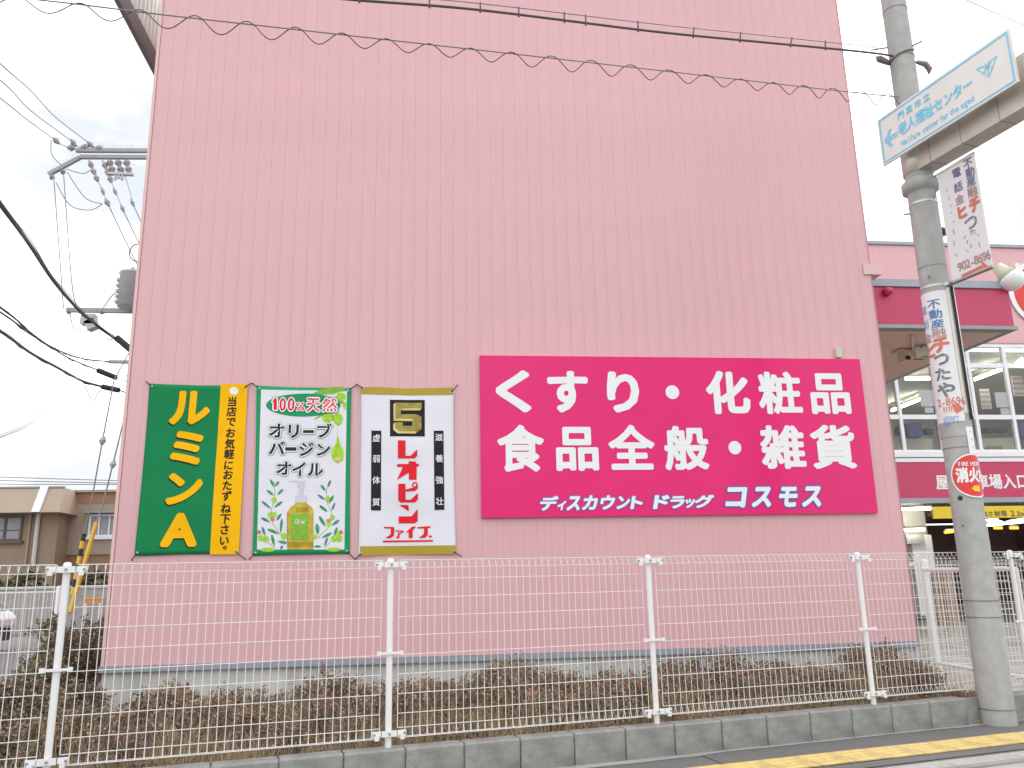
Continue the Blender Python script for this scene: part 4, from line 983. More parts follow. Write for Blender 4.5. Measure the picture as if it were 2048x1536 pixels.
flat_to_mesh(cy, [([(HC - .045, HZc - .115), (HC - .02, HZc - .09), (HC + .03, HZc - .09), (HC + .03, HZc - .14), (HC - .02, HZc - .14)], [[0, 1, 2, 3, 4]])], .007, 'arrow', M['hyd_yellow'], hy)

# ---- hanging advertisement plate
AN = PHI + math.pi / 2
hs = thing('hanging_sign', PC - N2 * .4 + Vector((0, 0, 3.9)), 'tall white weathered sign plate on arms beside the utility pole', 'sign')
nH = -N2
hp = Flat(PC, AN)
T0, T1, Z0, Z1 = -.211, -.626, 3.872, 4.966
b = MB(); cu = (T0 + T1) / 2
b.obox(PC + N2 * cu + Vector((0, 0, (Z0 + Z1) / 2)), N2 * abs(T1 - T0) / 2, D2 * .007, (0, 0, (Z1 - Z0) / 2)); b.build('panel', M['ad_white'], hs)
for z_ in (Z1 - .005, Z0 + .005):
    MB().obox(PC + N2 * cu + Vector((0, 0, z_)), N2 * (abs(T1 - T0) / 2 + .003), D2 * .011, (0, 0, .010)).build('edge_frame', M['arm_metal'], hs)
MB().tube([PC + N2 * -.12 + Vector((0, 0, Z1 - .005)), PC + N2 * (T1 - .0) + Vector((0, 0, Z1 + .012))], .009, 6).build('arm', M['grey_metal'], hs)
MB().tube([PC + N2 * -.12 + Vector((0, 0, Z0 - .012)), PC + N2 * (T1 - .0) + Vector((0, 0, Z0 - .012))], .012, 6).build('arm', M['band'], hs)
MB().tube([PC + N2 * -.12 + Vector((0, 0, 4.73)), PC + N2 * -.235 + Vector((0, 0, Z1 - .03))], .006, 5).build('stay_wire', M['band'], hs)
hp.p0 = PC.copy()
def hfl(items, k, nm, m): return flat_to_mesh(hf, items, k, nm, M[m], hs)
hf = Flat(PC + hp.n * .009, AN)
Oh, Sh = (1860, 290), 4.957
def hg_(c, x, y, w_=.1, h_=.1, off=.015):
    u_, v_ = hf.px(Oh[0] + x / Sh, Oh[1] + y / Sh); vs, f_ = place(c, 0, 0, w_, h_, off=off, em=True)
    sgn = 1 if hf.d.dot(rt) > 0 else -1
    n_ = [(u_ + sgn * a, v_ + b) for a, b in vs]; DK[id(n_)] = (DK[id(vs)][0], n_); return n_, f_
hfl([hg_('電', 262, 275), hg_('話', 280, 415), hg_('不', 375, 180), hg_('動', 398, 268), hg_('産', 408, 360)], .002, 'lettering', 'ad_navy')
hfl([hg_('融', 420, 462, .11, .1), hg_('金', 293, 540, .1, .1)], .002, 'lettering', 'ad_brown')
hfl([hg_('ヒ', 315, 665, .125, .14, .05), hg_('チ', 442, 585, .125, .16, .05)], .002, 'lettering', 'ad_red')
hfl([hg_('つ', 405, 765, .15, .17, .02), hg_('た', 425, 860, .08, .06, 0)], .002, 'lettering', 'ad_grey')
hfl([hg_(c, 296 + i * 40.5, 1205 - i * 17.2, .105, .115, .012) for i, c in enumerate('902-8696')], .002, 'lettering', 'ad_brown')
hfl([pxpoly(hf, Oh, Sh, [(312, 1288), (515, 1188), (510, 1150), (585, 1205), (318, 1335)])], .002, 'arrow', 'ad_red')
rs_ = random.Random(3)
sp_ = []
for (x, y) in ((168, 450), (188, 530), (208, 600), (212, 672), (235, 760), (236, 855), (240, 975), (262, 1090), (345, 915), (370, 960), (372, 1048), (405, 1000), (480, 890), (490, 990)):
    l_ = rs_.uniform(8, 26); a_ = rs_.uniform(.6, 2.2); sp_.append(pxstrip(hf, Oh, Sh, [(x - math.cos(a_) * l_, y - math.sin(a_) * l_), (x, y + 3), (x + math.cos(a_) * l_, y + math.sin(a_) * l_)], 2.6))
hfl(sp_, .002, 'worn_marks', 'ad_navy')

# ---- direction sign on its arm
ds = thing('direction_sign', PC + Vector((0, 0, 5.2)), 'white and pale blue direction sign with arrow on a steel arm', 'sign')
DO = -.22
dsf = Flat(PC + D2 * (DO - .012), AN)
U0, U1 = .197, -1.312; V0, V1 = 5.305, 5.815
b = MB(); b.obox(PC + D2 * DO + N2 * ((U0 + U1) / 2) + Vector((0, 0, (V0 + V1) / 2)), N2 * (U0 - U1) / 2, D2 * .011, (0, 0, (V1 - V0) / 2)); b.build('panel', M['sign_white'], ds)
sg_ = 1 if dsf.d.dot(rt) > 0 else -1
# local coordinates: q from 0 (far/left edge) to W (near/right edge)
Wd = U0 - U1
def ufar(q): return (U0 - q) if sg_ < 0 else None
fl_u = (lambda q: U0 - q) if True else None
sgnN = dsf.d.dot(N2)
def UV(q, v): return ((U0 - q) * (1 if sgnN > 0 else -1), V0 + v)
HT = V1 - V0
its = []
for (qa, va, qb, vb) in ((.02, .02, Wd - .02, .034), (.02, HT - .034, Wd - .02, HT - .02), (.02, .034, .034, HT - .034), (Wd - .034, .034, Wd - .02, HT - .034)):
    its.append(([UV(qa, va), UV(qb, va), UV(qb, vb), UV(qa, vb)], [[0, 1, 2, 3]]))
its.append(([UV(*p_) for p_ in ((.06, .235), (.13, .325), (.165, .325), (.115, .257), (.23, .257), (.23, .242), (.10, .242))], [list(range(7))]))
its.append(([UV(*p_) for p_ in ((.06, .235), (.10, .228), (.23, .228), (.23, .213), (.115, .213), (.165, .145), (.13, .145))], [list(range(7))]))
def dg_(c, q, v, w_, h_, off):
    vs, f_ = place(c, 0, 0, w_, h_, off=off, em=True); n_ = [UV(q + a, v + b) for a, b in vs]; DK[id(n_)] = (DK[id(vs)][0], n_); return n_, f_
its += [dg_(c, .30 + i * .105, .395, .085, .085, .02) for i, c in enumerate('門真市立')]
its += [dg_(c, .30 + i * .1075, .255, .112, .135, .026) for i, c in enumerate('老人福祉センター')]
x_ = .265
adv = {'W': .6, 'f': .32, 't': .32, 'r': .34, ' ': .26}
for c in 'Welfare center for the aged':
    a_ = .056 * (adv.get(c, .52)) ; 
    if c != ' ': its.append(dg_(c, x_ + a_ / 2, .107, .072 if c != 'W' else .052, .085, .006))
    x_ += a_ + .0065
# emblem: winged triangle of thin strokes
cx_, cv_ = 1.265, .285
def stroke(pts, w_): vs, f_ = strip(pts, w_); return [UV(cx_ + a, cv_ + b) for a, b in vs], f_
its += [stroke([(-.10, .055), (0, -.085), (.10, .055), (.04, .045), (0, -.01), (-.04, .045), (-.10, .055)], .0055), stroke([(-.02, .06), (.0, .0), (.0, -.08)], .0045), stroke([(.02, .06), (.0, .0)], .0045), stroke([(-.045, -.03), (0, .03), (.045, -.03)], .004)]
flat_to_mesh(dsf, its, .003, 'lettering', M['sky_blue'], ds)
ar = MB(); ar.obox(PC + N2 * -.85 + Vector((0, 0, 5.38)), N2 * .80, D2 * .10, (0, 0, .235)); ar.build('arm', M['arm_metal'], ds)
for q in (-.25, -.6, -1.0, -1.45):
    MB().obox(PC + N2 * q + Vector((0, 0, 5.38)), N2 * .004, D2 * .102, (0, 0, .237)).build('arm_rib', M['grey_metal'], ds)
for q in (-.1, -.9): MB().obox(PC + N2 * q + D2 * -.155 + Vector((0, 0, 5.45)), N2 * .03, D2 * .055, (0, 0, .02)).build('bracket', M['arm_metal'], ds)
MB().ring(PC, [(prad(5.3) + .002, 5.14), (prad(5.3) + .02, 5.15), (prad(5.3) + .02, 5.44), (prad(5.3) + .002, 5.45)], 40).build('pole_clamp', M['arm_metal'], ds, smooth=True)

for r_, dz in ((ds, .08), (hy, .015), (npt, .022)): r_.location.z -= dz
for ch in up1.children:
    if 'shaft' not in ch.name:
        zc_ = sum((v.co.z for v in ch.data.vertices)) / len(ch.data.vertices); ch.location.z -= .0193 * (zc_ - CAM_H)
# ================================================================ OVERHEAD CABLES between the near poles
def sz(px, py, off=0): return onV(px, py, PC + N2 * off, PHI)
cb1 = [sz(x, y) for x, y in ((-900, -105), (-400, -48), (80, 0), (330, 30), (600, 60), (850, 88), (1100, 116), (1400, 150), (1690, 183), (1815, 196))]
def smooth(pts, n=8):
    o = []
    for i in range(len(pts) - 1):
        p0, p1, p2, p3 = pts[max(i - 1, 0)], pts[i], pts[i + 1], pts[min(i + 2, len(pts) - 1)]
        for k in range(n):
            t = k / n; o.append(.5 * ((2 * p1) + (p2 - p0) * t + (2 * p0 - 5 * p1 + 4 * p2 - p3) * t * t + (3 * p1 - p0 - 3 * p2 + p3) * t ** 3))
    o.append(pts[-1]); return o
c1 = smooth(cb1)
oc = thing('overhead_cable', cb1[-1], 'thin overhead cable with a wavy wire looped along it, crossing the pink wall', 'cable')
MB().tube(c1, .0055, 5).build('messenger_wire', M['cable_grey'], oc)
ln = [0]
for a, b in zip(c1, c1[1:]): ln.append(ln[-1] + (b - a).length)
wv = []; s = 0
import bisect
def at(s_):
    i = min(max(bisect.bisect(ln, s_) - 1, 0), len(c1) - 2); t = (s_ - ln[i]) / (ln[i + 1] - ln[i]); return c1[i].lerp(c1[i + 1], t)
rw = random.Random(5)
while s < ln[-1]:
    q = s / .362 + .12 * math.sin(s * 1.3)
    wv.append(at(s) + Vector((0, 0, -.044 - .058 * math.cos(q * 2 * math.pi) * (1 + .15 * math.sin(s * 2.1)))) + N2 * .02 * math.sin(q * 2 * math.pi)); s += .024
MB().tube(wv, .0042, 5).build('wavy_wire', M['cable'], oc)
c2 = smooth([sz(x, y) for x, y in ((-600, -165), (0, -88), (400, -38), (680, -3), (950, 19), (1300, 62), (1500, 82), (1700, 101), (1785, 112), (1850, 130))])
c3 = smooth([sz(x, y) for x, y in ((-600, -190), (0, -105), (400, -55), (680, -18), (950, 6), (1300, 47), (1500, 68), (1700, 89), (1755, 96))])
o2 = thing('overhead_cable', c2[-1], 'black overhead cable hung by short straps from a thin wire, top of picture', 'cable')
MB().tube(c2, .0105, 6).build('main_cable', M['cable'], o2); MB().tube(c3, .0045, 5).build('messenger_wire', M['cable_grey'], o2)
def near_px(c, px):
    best = None
    for p_ in c:
        d = p_ - CAM; x_ = 1024 + F_PX * d.dot(rt) / d.dot(fw)
        if best is None or abs(x_ - px) < best[0]: best = (abs(x_ - px), p_)
    return best[1]
c2f = [a.lerp(b, t / 12) for a, b in zip(c2, c2[1:]) for t in range(12)]; c3f = [a.lerp(b, t / 12) for a, b in zip(c3, c3[1:]) for t in range(12)]
for px in (720, 858, 960, 1037, 1127, 1170, 1275, 1386, 1480, 1582, 1650):
    a = near_px(c2f, px); b = near_px(c3f, px + 2); MB().tube([a + Vector((0, 0, -.022)), a, b + Vector((0, 0, .012))], [.009, .008, .006], 6).build('hanger_strap', M['cable'], o2)
c4 = smooth([sz(x, y) for x, y in ((1400, -95), (1700, -55), (1900, -12), (1975, 19), (2300, 160))], 5)
MB().tube(c4, .004, 5).solo('overhead_wire', M['cable_grey'], 'thin pale wire in the white sky at the top right corner', 'wire')

# ================================================================ FAR UTILITY POLE behind the building
FY = 19.0
def fq(px, py, Y=FY): return onY(px, py, Y)
FPx = fq(322, 310).x
fp = thing('utility_pole', (FPx, FY, 0), 'far utility pole with spiked cross arms, mostly hidden behind the pink wall', 'utility pole')
MB().ring((FPx, FY), [(.17, 0), (.10, 12.4)], 20, cap=True).build('shaft', M['pole_concrete'], fp, smooth=True)
def armrun(p, q, t=.045):
    d = (Vector(q) - Vector(p)).normalized(); c = (Vector(p) + Vector(q)) / 2; n = d.cross(Vector((0, 1, 0))).normalized()
    o = MB().obox(c, d * (Vector(q) - Vector(p)).length / 2, (0, .04, 0), n * t).build('cross_arm', M['grey_metal'], fp)
    sp = MB(); L_ = (Vector(q) - Vector(p)).length; k = 0.04
    while k < L_:
        a = Vector(p) + d * k; sp.tube([a + Vector((0, 0, t)), a + Vector((random.uniform(-.02, .02), random.uniform(-.05, .05), t + .13))], .0035, 3, cap=False); k += .055
    sp.build('bird_spikes', M['trans'], fp, kind='stuff'); return o
armrun(fq(152, 301), fq(360, 302)); armrun(fq(160, 314), fq(360, 315)); armrun(fq(97, 349), fq(160, 315)); armrun(fq(133, 620), fq(370, 624), .05)
def ins(p, q, r=.05, n=3, m='insul', nm='insulator'):
    p, q = Vector(p), Vector(q); pts, rs = [], []
    for i in range(n * 2 + 1):
        pts.append(p.lerp(q, i / (n * 2))); rs.append(r if i % 2 else r * .45)
    MB().tube(pts, rs, 10).build(nm, M[m], fp, smooth=False)
for (x0, y0, x1, y1, r_, n_) in ((107, 276, 118, 287, .075, 1), (142, 279, 152, 292, .07, 1), (175, 284, 187, 294, .07, 1), (135, 295, 150, 296, .09, 1), (163, 293, 177, 296, .09, 1), (192, 296, 206, 297, .09, 1),
                                 (179, 323, 196, 363, .07, 3), (207, 324, 223, 365, .07, 3), (203, 375, 208, 390, .05, 1), (211, 398, 218, 412, .07, 1), (227, 376, 233, 390, .05, 1), (242, 410, 248, 424, .05, 1), (262, 398, 268, 413, .05, 1),
                                 (218, 320, 226, 345, .09, 2), (235, 320, 243, 345, .09, 2), (252, 320, 259, 345, .09, 2), (100, 352, 108, 356, .08, 1), (122, 341, 130, 345, .08, 1),
                                 (133, 622, 142, 624, .07, 1), (156, 620, 165, 624, .07, 1), (200, 622, 208, 626, .07, 1)):
    ins(fq(x0, y0), fq(x1, y1), r_, n_)
MB().obox((fq(178, 640)), (.15, 0, 0), (0, .12, 0), (0, 0, .12)).build('switch_box', M['trans'], fp)
MB().obox((fq(184, 650)), (.1, 0, .05), (0, .12, 0), (-.05, 0, .1)).build('switch_box', M['trans'], fp)
MB().obox((fq(240, 348)), (.32, 0, 0), (0, .05, 0), (0, 0, .03)).build('cross_arm', M['trans'], fp)
for x_, y_ in ((231, 353), (245, 353), (238, 350)): MB().obox(fq(x_, y_), (.03, 0, 0), (0, .03, 0), (0, 0, .09)).build('fuse', M['trans'], fp)
tc_ = fq(258, 590); tr = MB(); tr.ring((tc_.x + .16, FY - .35), [(.001, tc_.z - .42), (.26, tc_.z - .42), (.26, tc_.z + .36), (.29, tc_.z + .38), (.27, tc_.z + .42), (.1, tc_.z + .48), (.001, tc_.z + .5)], 20)
tro = tr.build('transformer', M['trans'], fp, smooth=True)
fn = MB()
for k in range(5): fn.obox((tc_.x - .115 + .0 * k, FY - .35, tc_.z - .3 + k * .13), (.03, 0, 0), (0, .1, 0), (0, 0, .03))
fn.build('cooling_fins', M['trans'], tro)
ins(fq(262, 548), fq(268, 535), .06, 2)
MB().tube([fq(266, 505) + Vector((.18 * math.sin(t * .45), 0, .22 * math.cos(t * .45))) + Vector((.1, 0, 0)) for t in range(15)], .014, 5).build('cable_loop', M['cable'], fp)
# drop wires on the pole
for pts in ([(108, 362), (125, 590), (127, 615)], [(127, 345), (143, 560), (155, 618)], [(112, 365), (140, 410), (180, 420), (205, 408)], [(135, 345), (170, 395), (205, 408)], [(132, 338), (165, 347), (182, 340)], [(140, 625), (150, 660), (185, 660)], [(205, 618), (225, 590), (240, 582)], [(102, 280), (104, 310), (125, 332)]):
    MB().tube(smooth([fq(*p_) for p_ in pts], 6), .011, 4).build('drop_wire', M['cable_grey'], fp)
for x0, y0, x1, y1 in ((118, 287, 140, 296), (152, 292, 168, 297), (187, 294, 200, 298), (176, 316, 218, 412), (203, 316, 242, 410), (247, 340, 266, 405), (107, 350, 108, 362), (126, 338, 127, 346)):
    MB().tube([fq(x0, y0), fq(x1, y1)], .014, 4).build('string_rod', M['trans'], fp)
# supply wires leaving to the left
def run(pts, rad, name, m, lb, cat, grp=None, n=6):
    q = smooth([fq(x, y, Y) for x, y, Y in pts], n); return MB().tube(q, rad, 5).solo(name, M[m], lb, cat, grp, base=q[-1])
run([(-300, -150, 8), (0, 127, 12), (60, 180, 14), (112, 235, 17), (178, 286, 19)], .011, 'overhead_wire', 'cable_grey', 'thin wire in the left sky, rightmost of three reaching the upper cross arm', 'wire', 'thin wires in the left sky')
run([(-300, -70, 8), (0, 160, 12), (60, 220, 15), (142, 281, 19)], .011, 'overhead_wire', 'cable_grey', 'thin wire in the left sky, middle of three reaching the upper cross arm', 'wire', 'thin wires in the left sky')
run([(-300, -30, 8), (0, 196, 12), (50, 236, 15), (107, 278, 19)], .011, 'overhead_wire', 'cable_grey', 'thin wire in the left sky, leftmost of three reaching the upper cross arm', 'wire', 'thin wires in the left sky')
for pts in ([(218, 412), (250, 480), (290, 560)], [(248, 424), (275, 480), (300, 530)], [(268, 413), (290, 460), (320, 520)]):
    MB().tube(smooth([fq(x, y) for x, y in pts], 4), .012, 4).build('drop_wire', M['cable_grey'], fp)
# thick bundled cables with sleeves
def bundle(pts, rad, sleeve, lb, loops=(), sr=.07, mm='rubber', extra=.06):
    q = smooth([fq(x, y, Y) for x, y, Y in pts], 8); r_ = thing('cable_bundle', q[-1], lb, 'cable', 'black cable bundles in the left sky')
    MB().tube(q, rad, 7).build('cable', M['cable'], r_)
    MB().tube([p_ + Vector((.0, .02, extra * (1 + .3 * math.sin(i * .5)))) for i, p_ in enumerate(q)], rad * .25, 4).build('messenger_wire', M['cable_grey'], r_)
    MB().tube([p_ + Vector((0, .03, .02 * math.sin(i * .9) - rad * .5)) for i, p_ in enumerate(q)], rad * .45, 5).build('cable', M['cable'], r_)
    a, b = fq(*sleeve[0], FY - .3), fq(*sleeve[1], FY - .3)
    MB().tube([a, a.lerp(b, .04), a.lerp(b, .96), b], [sr * .5, sr, sr, sr * .5], 12).build('sleeve', M[mm], r_)
    for lp in loops: MB().tube(smooth([fq(x, y) for x, y in lp], 5), .010, 5).build('slack_loop', M['cable'], r_)
    MB().tube([b, Vector((FPx, FY, b.z - .1))], rad * .6, 6).build('cable', M['cable'], r_)
bundle([(-250, 80, 8), (0, 408, 11), (60, 490, 13), (110, 565, 15), (160, 622, 17), (200, 655, 18.4), (236, 682, 18.7)], .034, ((232, 674), (262, 700)), 'thickest black cable bundle sweeping down to the pink wall', [((208, 660), (215, 680), (228, 676), (234, 672))], .075)
bundle([(-250, 470, 9), (0, 624, 12), (60, 668, 14), (120, 702, 16), (170, 718, 18), (218, 723, 18.7)], .016, ((217, 723), (262, 724)), 'thin paired cable ending in a pale sleeve at the pink wall', (), .05, 'trans')
bundle([(-250, 450, 9), (0, 614, 12), (70, 672, 14), (130, 712, 17), (165, 728, 18), (196, 740, 18.7)], .016, ((194, 740), (234, 756)), 'cable with ribbed dark sleeve, second lowest at the pink wall', [((234, 752), (250, 750), (262, 758)), ((232, 758), (246, 764), (262, 762))], .06)
bundle([(-250, 500, 9), (0, 662, 12), (60, 705, 14), (120, 738, 16), (165, 762, 18), (204, 773, 18.7)], .026, ((203, 773), (240, 781)), 'lowest black cable bundle with dark sleeve at the pink wall', [((168, 764), (178, 790), (187, 801), (195, 788), (203, 778))], .06)
for i, dx in enumerate((0, 5, 9)):
    q = smooth([fq(x + dx * .4, y + dx * .5, Y) for x, y, Y in ((245, 640, 19), (200, 700, 18), (140, 765, 16.5), (70, 835, 15), (0, 870, 13), (-120, 905, 11))], 6)
    MB().tube(q, .007, 4).solo('overhead_wire', M['cable_grey'], ('highest', 'middle', 'lowest')[i] + ' of three pale blue wires crossing the left sky diagonally', 'wire', 'pale blue diagonal wires', base=q[0])
for y0, y1, lb in ((954, 961, 'highest of three straight wires just above the beige roofs'), (961, 966, 'middle of three straight wires just above the beige roofs'), (968, 969, 'lowest of three straight wires just above the beige roofs')):
    q = [onY(-300, y0 - 9, 34), onY(0, y0, 34), onY(230, y1, 34), onY(420, y1 + 3, 34)]; MB().tube(smooth(q, 4), .018, 4).solo('overhead_wire', M['cable_grey'], lb, 'wire', 'straight wires above the roofs')
# guy wires with guards
g1 = thing('guy_wire', fq(140, 1215, 17), 'guy wire with a plain yellow guard tube and round insulator', 'guy wire')
q = [Vector((FPx, FY, fq(250, 640).z)), fq(238, 880, 17.6), fq(226, 928, 17.5), fq(207, 1005, 17.2), fq(193, 1045, 17), fq(140, 1225, 16.5)]
MB().tube(q, .016, 5).build('wire', M['cable_grey'], g1)
MB().tube([q[4], q[5]], .04, 10).build('guard', M['yellow_guard'], g1); MB().tube([fq(228, 920, 17.5), fq(226, 928, 17.5), fq(224, 936, 17.5)], [.03, .07, .03], 10).build('insulator', M['insul_w'], g1)
g2 = thing('guy_wire', fq(150, 1180, 17), 'guy wire with a black and yellow striped guard tube', 'guy wire')
q = [Vector((FPx, FY, fq(250, 640).z)), fq(228, 760, 18), fq(205, 880, 17.8), fq(186, 985, 17.5), fq(168, 1068, 17.2), fq(145, 1190, 17)]
MB().tube(q, .015, 5).build('wire', M['cable_grey'], g2)
MB().tube([fq(207, 872, 17.8), fq(205, 881, 17.8), fq(203, 890, 17.8)], [.03, .075, .03], 10).build('insulator', M['insul_w'], g2)
for k in range(8):
    a, b = q[4].lerp(q[5], k / 8), q[4].lerp(q[5], (k + 1) / 8); MB().tube([a, b], .042, 10).build('guard_band', M['yellow_guard' if k % 2 else 'rubber'], g2)

# ================================================================ LEFT BACKGROUND
BY = 30.0
def bxr(px0, py0, px1, py1, Y, dep, m, nm, par, yf=0):
    a = onY(px0, py1, Y); b = onY(px1, py0, Y); return MB().box((a.x, Y - yf, a.z), (b.x, Y - yf + dep, b.z)).build(nm, M[m], par)
h1 = thing('house', (-14, BY, 0), 'low beige building with a deep sloping roof edge behind the left fence', 'building')
xr = onY(115, 1060, BY).x
MB().box((-34, BY, 0), (xr, BY + 9, 3.75)).build('wall', M['beige'], h1)
zt_, zb_ = 4.56, 3.68
rf = MB(); x1 = onY(118, 1027, BY - .6).x
rf.add([(-34, BY - .6, zb_), (x1, BY - .6, zb_), (x1 - .15, BY - .1, zt_), (-34, BY - .1, zt_), (-34, BY + 9, zt_), (x1 - .15, BY + 9, zt_), (x1, BY + 9, zb_), (-34, BY + 9, zb_)], [(0, 1, 2, 3), (3, 2, 5, 4), (1, 6, 5, 2), (0, 7, 6, 1), (0, 3, 4, 7)])
rf.build('roof', M['roof_beige'], h1)
MB().box((-34, BY - .14, zt_), (x1 - .12, BY, zt_ + .05)).build('roof_cap', M['flash'], h1)
a = onY(77, 1000, BY - .5)
MB().add([(a.x - .13, BY - .66, zb_ + .01), (a.x + .13, BY - .66, zb_ + .01), (a.x + .13, BY - .16, zt_ + .06), (a.x - .13, BY - .16, zt_ + .06), (a.x - .13, BY - .5, zb_), (a.x + .13, BY - .5, zb_), (a.x + .13, BY - .02, zt_ + .06), (a.x - .13, BY - .02, zt_ + .06)], [(0, 1, 2, 3), (0, 3, 7, 4), (1, 5, 6, 2), (2, 6, 7, 3)]).build('roof_duct', M['frame'], h1)
a = onY(76, 1060, BY); MB().tube([(a.x, BY - .08, 1.9), (a.x, BY - .08, 3.7)], .07, 10).build('drainpipe', M['plinth'], h1)
a = onY(60, 1060, BY); MB().tube([(a.x, BY - .06, 1.9), (a.x, BY - .06, 3.7)], .035, 8).build('drainpipe', M['roof_beige'], h1)
def window(par, px0, py0, px1, py1, Y, frame, pane, nx=2, fw_=.07):
    a = onY(px0, py1, Y); b = onY(px1, py0, Y); f = MB()
    f.box((a.x, Y - .06, a.z), (b.x, Y + .02, a.z + fw_)); f.box((a.x, Y - .06, b.z - fw_), (b.x, Y + .02, b.z)); f.box((a.x, Y - .06, a.z + fw_), (a.x + fw_, Y + .02, b.z - fw_)); f.box((b.x - fw_, Y - .06, a.z + fw_), (b.x, Y + .02, b.z - fw_))
    for i in range(1, nx): xx = a.x + (b.x - a.x) * i / nx; f.box((xx - .03, Y - .05, a.z + fw_), (xx + .03, Y + .02, b.z - fw_))
    zz = a.z + (b.z - a.z) * .42
    if frame != 'frame': f.box((a.x + fw_, Y - .045, zz - .02), (b.x - fw_, Y + .015, zz + .02))
    fo = f.build('window', M[frame], par)
    MB().box((a.x - .08, Y - .12, a.z - .09), (b.x + .08, Y, a.z - .002)).build('window_sill', M[frame], fo)
    for i in range(nx):
        xa = a.x + (b.x - a.x) * i / nx + .05; xb = a.x + (b.x - a.x) * (i + 1) / nx - .05
        MB().box((xa, Y - .03, a.z + fw_), (xb, Y - .01, b.z - fw_)).build('pane', M[pane], fo)
window(h1, -60, 1032, 48, 1083, BY, 'brown_fr', 'curtain', 3)
h2 = thing('house', (-12, BY + 1, 0), 'tan and beige building with one framed window left of the pink wall', 'building')
x0_, x1_ = onY(108, 1060, BY + 1).x, -8.0
z_t = onY(150, 985, BY + 1).z
MB().box((x0_, BY + 1, 0), (x1_, BY + 10, z_t)).build('wall', M['brown_w'], h2)
a = onY(133, 1110, BY + .95); b = onY(300, 1008, BY + .95)
MB().box((a.x, BY + .93, a.z), (b.x, BY + 1, b.z)).build('wall_panel', M['beige_l'], h2)
MB().box((x0_ - .1, BY + .9, z_t), (x1_, BY + 10, z_t + .08)).build('parapet_cap', M['roof_beige'], h2)
window(h2, 176, 1028, 262, 1074, BY + .93, 'frame', 'curtain', 4)
a = onY(172, 1027, BY + .9); b = onY(262, 1021, BY + .9); MB().box((a.x, BY + .6, a.z), (b.x, BY + .92, b.z)).build('shutter_box', M['grey_metal'], h2)
# low block wall in front of the houses
lw = thing('boundary_wall', (-14, 24, 0), 'low grey boundary wall behind the parking lot', 'wall')
MB().box((-30, 24, 0), (-7.5, 24.15, 1.18)).build('wall', M['concrete'], lw); MB().box((-30, 23.97, 1.18), (-7.5, 24.18, 1.24)).build('coping', M['plinth'], lw)
bx_ = thing('road_barrier', onY(185, 1215, 20), 'orange and yellow barrier bar on white feet seen left of the pink wall', 'barrier')
a = onY(166, 1207, 20); b = onY(206, 1195, 20)
MB().box((a.x, 20, a.z), (b.x, 20.06, b.z)).build('bar', M['orange_paint'], bx_)
MB().box((a.x, 19.985, b.z - .03), (b.x, 19.999, b.z)).build('bar_stripe', M['yellow_guard'], bx_)
for xx in (a.x + .06, b.x - .06): MB().box((xx - .05, 19.9, .0), (xx + .05, 20.16, .12)).build('foot', M['white'], bx_); MB().box((xx - .02, 20.0, .12), (xx + .02, 20.05, a.z)).build('upright', M['white'], bx_)

# parked car at the left edge, seen from its side, nose to the right
cx = onY(36, 1225, 18.74).x
car = thing('parked_car', (cx - 1.7, 18, 0), 'white hatchback nose in view at the left edge behind the fence', 'car')
prof = [(0, .46), (.0, .62), (-.04, .71), (-.10, .75), (-.16, .78), (-.78, 1.34), (-1.25, 1.50), (-2.9, 1.48), (-3.25, 1.0), (-3.36, .75), (-3.34, .46)]
def carbody(w0, shift, inset):
    b = MB(); n = len(prof)
    for y, sc_ in ((18 - .74, 1), (18 + .74, 1)):
        for (x, z) in prof:
            tumble = max(0, z - .85) * .28; b.v.append(Vector((cx + x, y + (tumble if y < 18 else -tumble), z)))
    b.f = [list(range(n)), list(range(2 * n - 1, n - 1, -1))] + [[i, n + i, n + (i + 1) % n, (i + 1) % n] for i in range(n)]; b.m = [0] * len(b.f)
    return b
co_ = carbody(0, 0, 0).build('body', M['car'], car)
bv = co_.modifiers.new('b', 'BEVEL'); bv.width = .05; bv.segments = 3; bv.limit_method = 'ANGLE'
for q in ([(-.26, .80), (-.82, 1.29), (-1.3, 1.41), (-1.75, 1.42), (-1.75, .80)], [(-1.82, .86), (-1.82, 1.40), (-2.8, 1.39), (-3.1, 1.0), (-3.05, .86)]):
    b = MB(); b.add([(cx + x, 17.255 + max(0, z - .85) * .28, z) for x, z in q], [list(range(len(q)))]); b.build('side_window', M['car_glass'], car)
b = MB(); b.add([(cx - .17, 17.35, .80), (cx - .17, 18.65, .80), (cx - .76, 18.53, 1.335), (cx - .76, 17.47, 1.335)], [(0, 1, 2, 3)]); wd_ = b.build('windscreen', M['car_glass'], car); wd_.location.z += .006; wd_.location.x += .006
for xx in (-.62, -2.85):
    for yy in (17.3, 18.7):
        wl = MB().tube([(cx + xx, yy - .09, .29), (cx + xx, yy + .09, .29)], .29, 20).build('wheel', M['rubber'], car)
        MB().tube([(cx + xx, yy - .10 if yy < 18 else yy + .09, .29), (cx + xx, yy - .09 if yy < 18 else yy + .10, .29)], .18, 16).build('rim', M['arm_metal'], wl)
for yy in (17.42, 18.58): MB().tube([(cx - .14, yy, .62), (cx - .03, yy, .61)], [.09, .07], 10).build('headlight', M['insul_w'], car)
MB().box((cx - 3.36, 17.32, .2), (cx - .05, 18.68, .44)).build('underbody', M['rubber'], car)
b = MB().obox((cx - .42, 17.16, .92), (.06, 0, 0), (0, .07, 0), (0, 0, .05)).build('mirror', M['car'], car)

